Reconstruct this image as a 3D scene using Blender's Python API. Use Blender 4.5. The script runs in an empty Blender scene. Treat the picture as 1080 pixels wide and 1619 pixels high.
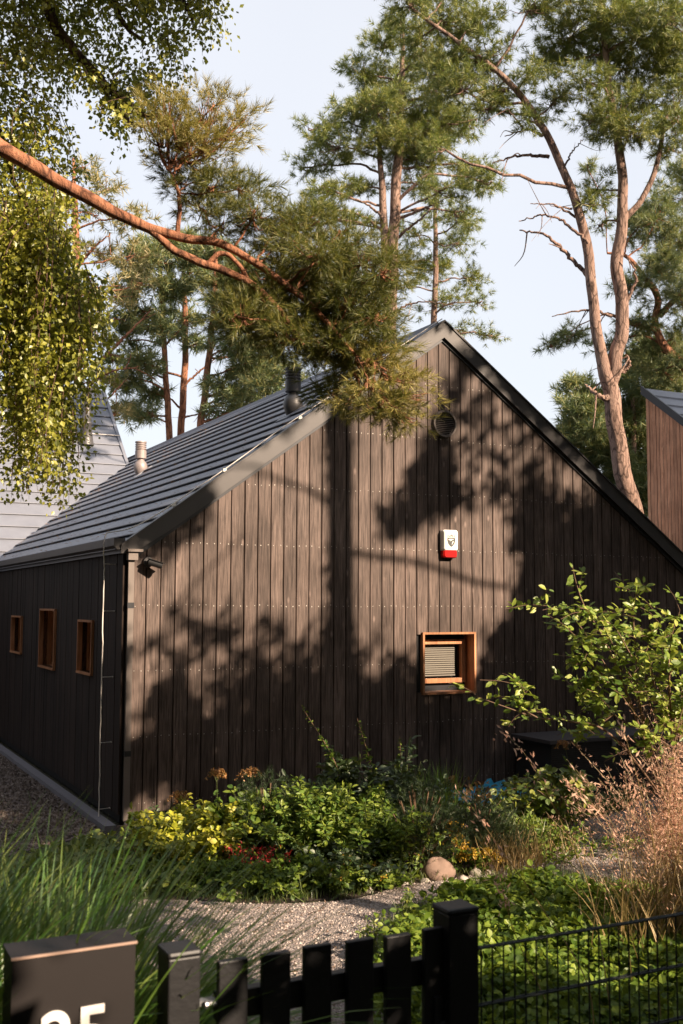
import bpy, math, random
import numpy as np
from mathutils import Matrix, Vector

rng = np.random.default_rng(7)
random.seed(7)
C = bpy.context.scene.collection
sc = bpy.context.scene

# ------------------------------------------------------------------ camera
FPX = 1691.05
pit, rol, yaw = math.radians(4.943), math.radians(0.229), math.radians(63.23)
cx, cy = 540.0, 809.5
CAM = np.array([0, 0, 2.0])
F = np.array([0, math.cos(pit), math.sin(pit)])
R0 = np.array([1.0, 0, 0]); U0 = np.array([0, -math.sin(pit), math.cos(pit)])
R = math.cos(rol) * R0 + math.sin(rol) * U0
U = -math.sin(rol) * R0 + math.cos(rol) * U0
cam_d = bpy.data.cameras.new("camera")
cam = bpy.data.objects.new("camera", cam_d); C.objects.link(cam)
M4 = Matrix(((R[0], U[0], -F[0], CAM[0]), (R[1], U[1], -F[1], CAM[1]), (R[2], U[2], -F[2], CAM[2]), (0, 0, 0, 1)))
cam.matrix_world = M4
cam_d.sensor_fit = 'VERTICAL'; cam_d.sensor_height = 36.0; cam_d.sensor_width = 24.0
cam_d.lens = 36.0 * FPX / 1619.0
cam_d.clip_start = 0.05; cam_d.clip_end = 2000
cam_d.dof.use_dof = True; cam_d.dof.focus_distance = 10.3; cam_d.dof.aperture_fstop = 5.0
sc.camera = cam

# ------------------------------------------------------------------ light
SUN = np.array([.70, -.55, .454]); SUN /= np.linalg.norm(SUN)
sun_d = bpy.data.lights.new("sun", 'SUN'); sun_d.energy = 5.0; sun_d.angle = math.radians(0.6)
sun_d.color = (1.0, 0.80, 0.60)
sun = bpy.data.objects.new("sun", sun_d); C.objects.link(sun)
sun.rotation_euler = Vector(SUN).to_track_quat('Z', 'Y').to_euler(); sun.location = (20, -15, 15)
world = bpy.data.worlds.new("World"); sc.world = world; world.use_nodes = True
wn = world.node_tree; wn.nodes.clear()
wo = wn.nodes.new('ShaderNodeOutputWorld'); bg = wn.nodes.new('ShaderNodeBackground')
sky = wn.nodes.new('ShaderNodeTexSky'); sky.sky_type = 'NISHITA'; sky.sun_disc = False
sky.sun_elevation = math.asin(SUN[2]); sky.sun_rotation = math.atan2(SUN[0], SUN[1])
sky.air_density = 1.0; sky.dust_density = 3.0; sky.ozone_density = 1.0
# thin bright veil of high cloud over the blue
tc = wn.nodes.new('ShaderNodeTexCoord'); nz = wn.nodes.new('ShaderNodeTexNoise')
nz.inputs['Scale'].default_value = 1.6; nz.inputs['Detail'].default_value = 4
mr = wn.nodes.new('ShaderNodeMapRange'); mr.inputs[1].default_value = .3; mr.inputs[2].default_value = .7
mr.inputs[3].default_value = .68; mr.inputs[4].default_value = .80
mx = wn.nodes.new('ShaderNodeMix'); mx.data_type = 'RGBA'
wn.links.new(tc.outputs['Generated'], nz.inputs['Vector']); wn.links.new(nz.outputs['Fac'], mr.inputs[0])
wn.links.new(mr.outputs[0], mx.inputs['Factor']); wn.links.new(sky.outputs[0], mx.inputs['A'])
mx.inputs['B'].default_value = (4.4, 4.45, 4.65, 1)
wn.links.new(mx.outputs['Result'], bg.inputs['Color']); bg.inputs['Strength'].default_value = 0.10
wn.links.new(bg.outputs[0], wo.inputs[0])
vs = sc.view_settings; vs.view_transform = 'Standard'; vs.look = 'None'; vs.exposure = 1.2; vs.gamma = 1.0

# ------------------------------------------------------------------ geometry helpers
def ray(x, y): return F + R * (x - cx) / FPX - U * (y - cy) / FPX
def at(x, y, d): return CAM + ray(x, y) * d
def ground(x, y, z=0.0):
    d = ray(x, y); return CAM + d * (z - 2) / d[2]
def plane(x, y, P, n):
    d = ray(x, y); return CAM + d * (((P - CAM) @ n) / (d @ n))
u = np.array([math.sin(yaw), math.cos(yaw), 0]); v = np.array([-math.cos(yaw), math.sin(yaw), 0]); Z = np.array([0, 0, 1.0])
C0 = ground(189, 1305)
def W(s, t, z): return C0 + u * s + v * t + Z * z
def wall(x, y):
    P = plane(x, y, C0, v) - C0; return float(P @ u), float(P[2])

def tag(o, label=None, cat=None, group=None, kind=None):
    if label: o['label'] = label
    if cat: o['category'] = cat
    if group: o['group'] = group
    if kind: o['kind'] = kind
    return o
def empty(name, loc, label, cat, group=None):
    o = bpy.data.objects.new(name, None); C.objects.link(o); o.location = [float(a) for a in loc]
    o.empty_display_size = .2
    return tag(o, label, cat, group)

class MB:
    """collects faces (in world coordinates) for one mesh"""
    def __init__(self): self.V = []; self.Fc = []; self.n = 0; self.smooth = False
    def add(self, verts, faces):
        b = self.n
        self.V.append(np.asarray(verts, float).reshape(-1, 3)); self.n += len(self.V[-1])
        self.Fc.append((np.asarray(faces, dtype=np.int64) + b))
    def box(self, p, a, b, c, la, lb, lc):
        """box centred p with unit axes a,b,c and full lengths"""
        p = np.asarray(p, float); vs_ = []
        for i in (-.5, .5):
            for j in (-.5, .5):
                for k in (-.5, .5):
                    vs_.append(p + a * la * i + b * lb * j + c * lc * k)
        self.add(vs_, [(0, 1, 3, 2), (4, 6, 7, 5), (0, 4, 5, 1), (2, 3, 7, 6), (0, 2, 6, 4), (1, 5, 7, 3)])
    def sbox(self, s0, s1, t0, t1, z0, z1):
        """box in house coordinates"""
        vs_ = [W(s, t, z) for s in (s0, s1) for t in (t0, t1) for z in (z0, z1)]
        self.add(vs_, [(0, 1, 3, 2), (4, 6, 7, 5), (0, 4, 5, 1), (2, 3, 7, 6), (0, 2, 6, 4), (1, 5, 7, 3)])
    def prism(self, poly, off):
        """polygon (n,3) extruded by vector off"""
        poly = np.asarray(poly, float); n = len(poly)
        q = np.vstack([poly, poly + off])
        for i in range(n):
            j = (i + 1) % n
            self.add(q[[i, j, j + n, i + n]], [(0, 1, 2, 3)])
        self.ngon(poly); self.ngon((poly + off)[::-1])
    def ngon(self, poly):
        b = self.n; self.V.append(np.asarray(poly, float)); self.n += len(poly)
        self.Fc.append([list(range(b, b + len(poly)))])
    def tube(self, pts, rad, seg=8, cap=True, wob=0.0):
        pts = np.asarray(pts, float); n = len(pts); rad = np.broadcast_to(np.asarray(rad, float), (n,))
        T = np.gradient(pts, axis=0); T /= np.linalg.norm(T, axis=1)[:, None] + 1e-9
        ref = np.array([0.31, 0.17, .93]) if abs(T[0] @ np.array([0.31, .17, .93])) < .9 else np.array([1.0, 0, 0])
        A = ref - (T @ ref)[:, None] * T; A /= np.linalg.norm(A, axis=1)[:, None]
        B = np.cross(T, A)
        th = np.linspace(0, 2 * np.pi, seg, endpoint=False)
        rr = rad[:, None] * (1 + (wob * (rng.random((n, seg)) - .5) if wob else 0))
        ring = pts[:, None, :] + (A[:, None, :] * np.cos(th)[None, :, None] + B[:, None, :] * np.sin(th)[None, :, None]) * np.broadcast_to(rr, (n, seg))[:, :, None]
        vtx = ring.reshape(-1, 3)
        i = np.arange(n - 1)[:, None] * seg; j = np.arange(seg)[None, :]; j2 = (j + 1) % seg
        fc = np.stack([i + j, i + j2, i + seg + j2, i + seg + j], -1).reshape(-1, 4)
        self.add(vtx, fc)
        if cap:
            self.ngon(ring[0][::-1]); self.ngon(ring[-1])
    def build(self, name, mat, parent=None, smooth=None, extra=None):
        n_own = sum(len(f) for f in self.Fc)
        if extra is not None:
            for f, in [(f,) for f in extra[0].Fc]: self.Fc.append(np.asarray(f) + self.n)
            self.V.append(np.vstack(extra[0].V))
        me = bpy.data.meshes.new(name)
        Vv = np.vstack(self.V) if self.V else np.zeros((0, 3))
        org = Vector((0, 0, 0))
        if parent is not None:
            par = parent; ploc = np.zeros(3)
            while par is not None: ploc += np.array(par.location); par = par.parent
            Vv = Vv - ploc; loc = (0, 0, 0)
        else:
            mn, mxx = Vv.min(0), Vv.max(0); o3 = np.array([(mn[0] + mxx[0]) / 2, (mn[1] + mxx[1]) / 2, mn[2]]); Vv = Vv - o3; loc = o3
        loops = []; starts = []; k = 0; tot = []
        for f in self.Fc:
            f = np.asarray(f)
            loops.append(f.reshape(-1)); m, w = f.shape
            starts.append(k + np.arange(m) * w); k += m * w
        loops = np.concatenate(loops).astype(np.int32); starts = np.concatenate(starts).astype(np.int32)
        me.vertices.add(len(Vv)); me.vertices.foreach_set('co', Vv.astype(np.float32).ravel())
        me.loops.add(len(loops)); me.loops.foreach_set('vertex_index', loops)
        me.polygons.add(len(starts)); me.polygons.foreach_set('loop_start', starts)
        me.update(calc_edges=True)
        sm_ = smooth if smooth is not None else self.smooth
        me.polygons.foreach_set('use_smooth', np.full(len(me.polygons), bool(sm_)))
        me.materials.append(mat)
        if extra is not None:
            me.materials.append(extra[1]); mi_ = np.zeros(len(me.polygons), np.int32); mi_[n_own:] = 1; me.polygons.foreach_set('material_index', mi_)
        o = bpy.data.objects.new(name, me); C.objects.link(o); o.location = [float(a) for a in loc]
        if parent is not None: o.parent = parent
        return o

def norm(a): a = np.asarray(a, float); return a / (np.linalg.norm(a, axis=-1, keepdims=True) + 1e-9)
def rdir(n, up=0.0):
    d = rng.normal(size=(n, 3)); d = norm(d); d[:, 2] += up; return norm(d)
def frames(d, nrm):
    d = norm(d); y = norm(np.cross(nrm, d)); z = np.cross(d, y)
    return np.stack([d, y, z], -1)      # columns
def scatter(mb, tv, tf, pos, rot, scale):
    n = len(pos)
    if n == 0: return
    scale = np.broadcast_to(np.asarray(scale, float), (n,))
    vv = np.einsum('nij,kj->nki', rot, tv) * scale[:, None, None] + pos[:, None, :]
    k = len(tv); ff = (np.asarray(tf)[None] + (np.arange(n) * k)[:, None, None]).reshape(-1, len(tf[0]))
    mb.add(vv.reshape(-1, 3), ff)
def curve(pts, n=24, jit=0.0):
    """Catmull-Rom through pts (k,m)"""
    p = np.asarray(pts, float); k = len(p)
    if k == 2:
        q = p[0] + (p[1] - p[0]) * np.linspace(0, 1, n)[:, None]
    else:
        P_ = np.vstack([2 * p[0] - p[1], p, 2 * p[-1] - p[-2]])
        t = np.linspace(0, k - 1 - 1e-6, n); i = t.astype(int); f = (t - i)[:, None]
        a, b, c, d = P_[i], P_[i + 1], P_[i + 2], P_[i + 3]
        q = .5 * ((2 * b) + (-a + c) * f + (2 * a - 5 * b + 4 * c - d) * f ** 2 + (-a + 3 * b - 3 * c + d) * f ** 3)
    if jit:
        j = rng.normal(size=q.shape) * jit; j[0] = 0; q = q + j
    return q

# leaf templates (length 1 along x)
LEAF_V = np.array([(0, 0, 0), (.3, .20, .05), (.7, .19, .04), (1, 0, -.06), (.7, -.19, .04), (.3, -.20, .05), (.5, 0, 0)])
LEAF_F = [(0, 6, 1), (1, 6, 2), (2, 6, 3), (3, 6, 4), (4, 6, 5), (5, 6, 0)]
LEAFW_V = LEAF_V * np.array([1, 1.7, 1.3])
DIA_V = np.array([(0, 0, 0), (.45, .32, .06), (1, 0, 0), (.45, -.32, .06)]); DIA_F = [(0, 1, 2, 3)]
def tuft_template(nn, length, width, spread=.75, twig=.6, seed=1):
    """pine shoot of total length about 1: needles round a twig"""
    r = np.random.default_rng(seed); V_ = []; Fc = []
    for i in range(nn):
        a = r.random() * 2 * np.pi; x0 = twig * r.random() ** .8
        sp = spread * (0.7 + .6 * r.random()) * (1.15 - .6 * x0 / twig)
        d = np.array([math.cos(sp), math.sin(sp) * math.cos(a), math.sin(sp) * math.sin(a)])
        n_ = norm(np.cross(d, r.normal(size=3))) * width * .5
        b = np.array([x0, 0, 0]); L = length * (.75 + .5 * r.random()); k = len(V_)
        V_ += [b - n_, b + n_, b + d * L]; Fc.append((k, k + 1, k + 2))
    return np.array(V_), Fc
T_NEAR = [tuft_template(34, .50, .026, spread=.85, seed=i) for i in range(3)]
T_FAR = [tuft_template(34, .42, .031, spread=1.15, twig=.42, seed=10 + i) for i in range(3)]
T_VFAR = [tuft_template(20, .48, .055, spread=1.2, twig=.4, seed=20 + i) for i in range(3)]

# ------------------------------------------------------------------ materials
def new_mat(name):
    m = bpy.data.materials.new(name); m.use_nodes = True; nt = m.node_tree
    b = nt.nodes['Principled BSDF']; return m, nt, b
def N(nt, t, **kw):
    n = nt.nodes.new(t)
    for k, val in kw.items(): setattr(n, k, val)
    return n
def ramp(nt, stops):
    r = N(nt, 'ShaderNodeValToRGB'); e = r.color_ramp.elements
    while len(e) > 1: e.remove(e[0])
    e[0].position = stops[0][0]; e[0].color = (*stops[0][1], 1)
    for p, c in stops[1:]:
        x = e.new(p); x.color = (*c, 1)
    return r
def coords(nt, scale=(1, 1, 1), rotz=0.0, which='Object'):
    t = N(nt, 'ShaderNodeTexCoord'); mp = N(nt, 'ShaderNodeMapping'); mp.inputs['Scale'].default_value = scale
    mp.inputs['Rotation'].default_value = (0, 0, rotz)
    nt.links.new(t.outputs[which], mp.inputs[0]); return mp.outputs[0]
def noise(nt, vec, scale, detail=4, rough=.6):
    n = N(nt, 'ShaderNodeTexNoise'); n.inputs['Scale'].default_value = scale; n.inputs['Detail'].default_value = detail
    n.inputs['Roughness'].default_value = rough; nt.links.new(vec, n.inputs['Vector']); return n.outputs['Fac']
def mixc(nt, fac, a, b, mode='MIX'):
    m = N(nt, 'ShaderNodeMix', data_type='RGBA', blend_type=mode)
    for sock, val in (('Factor', fac), ('A', a), ('B', b)):
        if hasattr(val, 'is_linked'): nt.links.new(val, m.inputs[sock])
        elif sock == 'Factor': m.inputs[sock].default_value = val
        else: m.inputs[sock].default_value = (*val, 1)
    return m.outputs['Result']
def bump(nt, b, h, strength=.3, dist=.01):
    n = N(nt, 'ShaderNodeBump'); n.inputs['Strength'].default_value = strength; n.inputs['Distance'].default_value = dist
    nt.links.new(h, n.inputs['Height']); nt.links.new(n.outputs[0], b.inputs['Normal'])
def simple(name, col, rough=.6, metal=0.0, nscale=12, var=.25, bmp=0.0):
    m, nt, b = new_mat(name); vec = coords(nt); f = noise(nt, vec, nscale)
    c = mixc(nt, f, tuple(x * (1 - var) for x in col), tuple(min(1, x * (1 + var)) for x in col))
    nt.links.new(c, b.inputs['Base Color']); b.inputs['Roughness'].default_value = rough; b.inputs['Metallic'].default_value = metal
    if bmp: bump(nt, b, noise(nt, vec, nscale * 4), bmp, .005)
    return m
def wood(name, dark, light, rough=.62, grain=1.0, rotz=0.0, knots=True, bleach=None):
    """vertical-grain boards; each board (mesh island) gets its own tone and its own grain offset"""
    m, nt, b = new_mat(name)
    geo = N(nt, 'ShaderNodeNewGeometry'); tcn = N(nt, 'ShaderNodeTexCoord')
    rnd = geo.outputs['Random Per Island']
    add = N(nt, 'ShaderNodeVectorMath', operation='ADD'); cmb = N(nt, 'ShaderNodeCombineXYZ')
    mul = N(nt, 'ShaderNodeMath', operation='MULTIPLY'); mul.inputs[1].default_value = 37.0
    nt.links.new(rnd, mul.inputs[0])
    for i in range(3): nt.links.new(mul.outputs[0], cmb.inputs[i])
    nt.links.new(tcn.outputs['Object'], add.inputs[0]); nt.links.new(cmb.outputs[0], add.inputs[1])
    mp = N(nt, 'ShaderNodeMapping'); mp.inputs['Scale'].default_value = (28 * grain, 28 * grain, 1.3); nt.links.new(add.outputs[0], mp.inputs[0])
    g = noise(nt, mp.outputs[0], 3.0, 6, .65)
    mp2 = N(nt, 'ShaderNodeMapping'); mp2.inputs['Scale'].default_value = (6, 6, 1.1); nt.links.new(add.outputs[0], mp2.inputs[0])
    blot = noise(nt, mp2.outputs[0], 1.6, 3, .5)
    r1 = ramp(nt, [(.30, dark), (.66, light)]); nt.links.new(g, r1.inputs[0])
    c = r1.outputs[0]
    tone = N(nt, 'ShaderNodeMapRange'); tone.inputs[3].default_value = .74; tone.inputs[4].default_value = 1.18
    nt.links.new(rnd, tone.inputs[0])
    bm = N(nt, 'ShaderNodeMapRange'); bm.inputs[1].default_value = .3; bm.inputs[2].default_value = .7; bm.inputs[3].default_value = .72; bm.inputs[4].default_value = 1.25
    nt.links.new(blot, bm.inputs[0])
    mm = N(nt, 'ShaderNodeMath', operation='MULTIPLY'); nt.links.new(tone.outputs[0], mm.inputs[0]); nt.links.new(bm.outputs[0], mm.inputs[1])
    vm = N(nt, 'ShaderNodeVectorMath', operation='SCALE'); nt.links.new(c, vm.inputs[0]); nt.links.new(mm.outputs[0], vm.inputs['Scale'])
    st_ = noise(nt, tcn.outputs['Object'], 1.1, 5, .6); sr_ = ramp(nt, [(.35, (.72, .70, .68)), (.6, (1.1, 1.1, 1.1))]); nt.links.new(st_, sr_.inputs[0])
    out = mixc(nt, 1.0, vm.outputs[0], sr_.outputs[0], 'MULTIPLY')
    if knots:
        vo = N(nt, 'ShaderNodeTexVoronoi'); vo.inputs['Scale'].default_value = 1.0
        mp3 = N(nt, 'ShaderNodeMapping'); mp3.inputs['Scale'].default_value = (7, 7, 3.0); nt.links.new(add.outputs[0], mp3.inputs[0])
        nt.links.new(mp3.outputs[0], vo.inputs['Vector'])
        kr = ramp(nt, [(.03, (1, 1, 1)), (.13, (0, 0, 0))]); nt.links.new(vo.outputs['Distance'], kr.inputs[0])
        out = mixc(nt, kr.outputs[0], out, tuple(x * 1.25 for x in light))
    nt.links.new(out, b.inputs['Base Color']); b.inputs['Roughness'].default_value = rough; b.inputs['Specular IOR Level'].default_value = .22
    bump(nt, b, g, .35, .004)
    return m
def leaf_mat(name, stops, trans=.38, rough=.5, gloss=.10, own=.5):
    m = bpy.data.materials.new(name); m.use_nodes = True; nt = m.node_tree; nt.nodes.clear()
    out = N(nt, 'ShaderNodeOutputMaterial'); geo = N(nt, 'ShaderNodeNewGeometry')
    r = ramp(nt, stops); vec = coords(nt); nf = noise(nt, vec, 1.7, 2)
    a = N(nt, 'ShaderNodeMath', operation='MULTIPLY_ADD'); a.inputs[1].default_value = .6
    nt.links.new(geo.outputs['Random Per Island'], a.inputs[0])
    b2 = N(nt, 'ShaderNodeMath', operation='MULTIPLY'); b2.inputs[1].default_value = .4; nt.links.new(nf, b2.inputs[0]); nt.links.new(b2.outputs[0], a.inputs[2])
    nt.links.new(a.outputs[0], r.inputs[0])
    d = N(nt, 'ShaderNodeBsdfDiffuse'); t = N(nt, 'ShaderNodeBsdfTranslucent'); g = N(nt, 'ShaderNodeBsdfGlossy'); g.inputs['Roughness'].default_value = rough
    nt.links.new(r.outputs[0], d.inputs[0])
    tcx = mixc(nt, own, r.outputs[0], (.30, .34, .04), 'MIX'); nt.links.new(tcx, t.inputs[0])
    m1 = N(nt, 'ShaderNodeMixShader'); m1.inputs[0].default_value = trans; nt.links.new(d.outputs[0], m1.inputs[1]); nt.links.new(t.outputs[0], m1.inputs[2])
    m2 = N(nt, 'ShaderNodeMixShader'); m2.inputs[0].default_value = gloss; nt.links.new(m1.outputs[0], m2.inputs[1]); nt.links.new(g.outputs[0], m2.inputs[2])
    g.inputs[0].default_value = (.55, .55, .5, 1)
    nt.links.new(m2.outputs[0], out.inputs[0]); return m
def mapnoise(nt, vec):
    n = N(nt, 'ShaderNodeTexNoise'); n.inputs['Scale'].default_value = 5; nt.links.new(vec, n.inputs['Vector'])
    a = N(nt, 'ShaderNodeMix', data_type='RGBA'); a.inputs['Factor'].default_value = .25; nt.links.new(vec, a.inputs['A']); nt.links.new(n.outputs['Color'], a.inputs['B']); return a.outputs['Result']
def bark_mat(name, c1, c2, c3):
    m, nt, b = new_mat(name); vec = coords(nt, (1, 1, .35)); f = noise(nt, vec, 9, 6, .7); f2 = noise(nt, coords(nt), 1.3, 2)
    r = ramp(nt, [(.34, c1), (.5, c2), (.64, c3)]); nt.links.new(f, r.inputs[0])
    vo = N(nt, 'ShaderNodeTexVoronoi', feature='DISTANCE_TO_EDGE'); vo.inputs['Scale'].default_value = 11; nt.links.new(mapnoise(nt, vec), vo.inputs['Vector'])
    cr = ramp(nt, [(.0, (.25, .22, .2)), (.10, (1, 1, 1))]); nt.links.new(vo.outputs['Distance'], cr.inputs[0])
    c = mixc(nt, f2, r.outputs[0], c2); c = mixc(nt, 1.0, c, cr.outputs[0], 'MULTIPLY'); nt.links.new(c, b.inputs['Base Color']); b.inputs['Roughness'].default_value = .85
    bump(nt, b, noise(nt, vec, 22, 6, .7), .9, .04); return m

MAT = {}
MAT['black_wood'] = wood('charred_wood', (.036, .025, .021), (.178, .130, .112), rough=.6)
MAT['black_wood_shaded'] = wood('charred_wood_shaded', (.012, .008, .006), (.034, .020, .015), rough=.75, knots=False)  # same boards, darker: the side wall's shade is put into the colour
MAT['backing'] = simple('wall_backing', (.008, .007, .007), .9)
MAT['larch'] = wood('larch_cladding', (.42, .18, .10), (.74, .40, .25), rough=.65)
MAT['oak'] = wood('window_wood', (.34, .14, .065), (.56, .28, .15), rough=.45, knots=False)
MAT['nail'] = simple('nail_steel', (.40, .36, .32), .45, .3)
def metal_roof():
    m, nt, b = new_mat('roof_metal'); vec = coords(nt, (1, 1, 1)); f = noise(nt, vec, 2.2, 5); f2 = noise(nt, vec, 60, 3)
    c = mixc(nt, f, (.15, .16, .195), (.25, .26, .30)); nt.links.new(c, b.inputs['Base Color'])
    b.inputs['Metallic'].default_value = .15; b.inputs['Roughness'].default_value = .5; bump(nt, b, f2, .08, .002); return m
MAT['roof'] = metal_roof()
MAT['trim'] = simple('trim_metal', (.062, .056, .056), .5, .2, 3, .3, .05)
MAT['pipe'] = simple('pipe_metal', (.16, .13, .115), .6, .1, 3, .2)
MAT['dark_metal'] = simple('dark_metal', (.03, .03, .034), .4, .4)
MAT['wire'] = simple('galvanised_wire', (.80, .74, .68), .45, .1)
MAT['vent_metal'] = simple('vent_metal', (.085, .08, .08), .45, .3, 8, .2)
MAT['vent_pale'] = simple('vent_metal_pale', (.30, .25, .24), .5, .2, 8, .2)
MAT['white_plastic'] = simple('white_plastic', (.80, .78, .74), .35, 0, 6, .04)
MAT['red_plastic'] = simple('red_plastic', (.42, .008, .008), .25, 0, 6, .1)
MAT['black_plastic'] = simple('black_plastic', (.02, .02, .021), .35)
MAT['shield'] = simple('shield_print', (.055, .055, .05), .5)
MAT['blind'] = simple('blind_fabric', (.20, .18, .15), .7, 0, 20, .1)
MAT['interior'] = simple('dark_interior', (.01, .009, .008), .9)
def glass():
    m = bpy.data.materials.new('window_glass'); m.use_nodes = True; nt = m.node_tree; nt.nodes.clear()
    o = N(nt, 'ShaderNodeOutputMaterial'); t = N(nt, 'ShaderNodeBsdfTransparent'); g = N(nt, 'ShaderNodeBsdfGlossy'); g.inputs['Roughness'].default_value = .03
    mi = N(nt, 'ShaderNodeMixShader'); mi.inputs[0].default_value = .07
    nt.links.new(t.outputs[0], mi.inputs[1]); nt.links.new(g.outputs[0], mi.inputs[2]); nt.links.new(mi.outputs[0], o.inputs[0]); return m
MAT['glass'] = glass()
MAT['fence'] = simple('fence_paint', (.010, .0095, .0105), .5, 0, 14, .5, .25)
MAT['wire_mesh'] = simple('mesh_coating', (.012, .018, .016), .45)
MAT['steel'] = simple('latch_steel', (.30, .30, .31), .4, .6)
MAT['corten'] = simple('box_metal', (.010, .0065, .006), .55, .05, 5, .3)
MAT['box_edge'] = simple('box_edge_metal', (.55, .38, .30), .4, .4, 5, .2)
MAT['digit'] = simple('digit_white', (.85, .80, .76), .5, 0, 5, .03)
MAT['rattan'] = simple('rattan', (.030, .028, .028), .6, 0, 40, .4, .4)
MAT['lid'] = simple('chest_lid', (.075, .07, .075), .5, 0, 10, .2)
MAT['tarp'] = simple('blue_sheet', (.03, .30, .50), .35, 0, 10, .25, .3)
MAT['stone'] = simple('field_stone', (.23, .155, .12), .85, 0, 9, .35, .5)
MAT['stone_pale'] = simple('pale_stone', (.42, .37, .32), .85, 0, 9, .3, .5)
MAT['kerb'] = simple('kerb_concrete', (.17, .16, .18), .85, 0, 15, .25, .3)
MAT['pine_bark'] = bark_mat('pine_bark', (.12, .075, .06), (.30, .19, .145), (.46, .31, .25))
MAT['pine_bark_red'] = bark_mat('pine_bark_red', (.13, .055, .035), (.38, .16, .085), (.58, .28, .16))
MAT['dead_bark'] = bark_mat('dead_bark', (.06, .04, .03), (.17, .12, .09), (.28, .2, .16))
MAT['birch_bark'] = bark_mat('birch_bark', (.04, .025, .02), (.13, .07, .05), (.25, .15, .1))
MAT['stem'] = simple('plant_stem', (.17, .10, .06), .7)
MAT['green_stem'] = simple('green_stem', (.10, .13, .035), .7)
G = lambda a, b, c: [(.15, a), (.5, b), (.85, c)]
MAT['needle'] = leaf_mat('pine_needles', G((.05, .10, .030), (.18, .23, .050), (.44, .38, .10)), .34)
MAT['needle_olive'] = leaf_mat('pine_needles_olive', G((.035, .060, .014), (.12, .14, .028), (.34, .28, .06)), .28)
MAT['needle_sunlit'] = leaf_mat('pine_needles_sunlit', G((.17, .17, .035), (.34, .29, .07), (.52, .40, .13)), .35)  # sunlight on the bough's outer sprays is put into this colour
MAT['needle_back'] = leaf_mat('pine_needles_far', G((.07, .13, .070), (.18, .23, .10), (.42, .36, .13)), .3)
MAT['needle_warm'] = leaf_mat('pine_needles_warm', G((.13, .15, .07), (.30, .27, .11), (.50, .36, .17)), .3)
MAT['birch_leaf'] = leaf_mat('birch_leaves', G((.07, .10, .015), (.32, .33, .035), (.62, .58, .08)), .48, .45, .12)
MAT['shrub_leaf'] = leaf_mat('shrub_leaves', G((.07, .15, .02), (.24, .34, .045), (.54, .56, .12)), .42, .45, .08)
MAT['yellow_leaf'] = leaf_mat('yellow_leaves', G((.22, .28, .02), (.45, .46, .03), (.62, .55, .06)), .35)
MAT['mid_leaf'] = leaf_mat('green_leaves', G((.045, .11, .018), (.15, .24, .03), (.34, .40, .06)), .40, .5, .05)
MAT['rasp_leaf'] = leaf_mat('raspberry_leaves', G((.06, .12, .02), (.16, .22, .03), (.36, .36, .06)), .35)
MAT['dark_leaf'] = leaf_mat('dark_leaves', G((.012, .03, .012), (.03, .06, .02), (.06, .10, .03)), .25)
MAT['shade_leaf'] = leaf_mat('shade_caster_leaves', G((.02, .04, .015), (.035, .06, .02), (.06, .09, .03)), .10)  # for the unseen trees that cast shade and block sky
MAT['cover_leaf'] = leaf_mat('ground_cover_leaves', G((.04, .09, .012), (.12, .20, .02), (.30, .38, .05)), .38, .5, .05)
MAT['grass'] = leaf_mat('sedge_blades', G((.04, .13, .02), (.13, .27, .04), (.34, .40, .09)), .35, .4, .12)
MAT['lawn'] = leaf_mat('lawn_blades', G((.03, .06, .012), (.08, .13, .025), (.18, .19, .05)), .3)
MAT['plume'] = leaf_mat('straw_plumes', G((.55, .29, .20), (.74, .45, .32), (.85, .62, .46)), .4, .6, .05, own=0.0)
MAT['straw'] = leaf_mat('straw_blades', G((.20, .16, .05), (.38, .26, .10), (.55, .38, .18)), .35, own=0.0)
MAT['gold_flower'] = leaf_mat('goldenrod_flowers', G((.42, .22, .02), (.62, .38, .03), (.80, .55, .08)), .2, own=0.0)
MAT['rust_flower'] = leaf_mat('faded_flowers', G((.20, .08, .03), (.36, .17, .05), (.50, .28, .09)), .2, own=0.0)
MAT['red_flower'] = leaf_mat('red_petals', G((.30, .008, .010), (.50, .014, .02), (.66, .04, .04)), .2, own=0.0)
def gravel_mat(name, cols, sc_, bs=1.0):
    m, nt, b = new_mat(name); vec = coords(nt)
    vo = N(nt, 'ShaderNodeTexVoronoi'); vo.inputs['Scale'].default_value = sc_; nt.links.new(vec, vo.inputs['Vector'])
    sep = N(nt, 'ShaderNodeSeparateColor'); nt.links.new(vo.outputs['Color'], sep.inputs[0])
    r = ramp(nt, cols); nt.links.new(sep.outputs[0], r.inputs[0])
    n1 = noise(nt, vec, 1.6, 4); c = mixc(nt, n1, r.outputs[0], tuple(x * .6 for x in cols[1][1])); nt.links.new(c, b.inputs['Base Color'])
    b.inputs['Roughness'].default_value = .9; bump(nt, b, vo.outputs['Distance'], bs, .02); b.inputs['Normal'].links[0].from_node.invert = True
    return m
MAT['gravel'] = gravel_mat('fine_gravel', [(0, (.22, .18, .165)), (.5, (.39, .325, .30)), (1, (.62, .54, .50))], 75)
MAT['river'] = gravel_mat('river_gravel', [(0, (.06, .04, .035)), (.5, (.15, .11, .10)), (1, (.30, .24, .21))], 30)
MAT['soil'] = gravel_mat('soil', [(0, (.02, .014, .010)), (.5, (.045, .03, .02)), (1, (.11, .07, .045))], 55)
MAT['ground'] = gravel_mat('forest_floor', [(0, (.02, .022, .010)), (.5, (.05, .045, .022)), (1, (.10, .085, .04))], 25)

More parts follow.
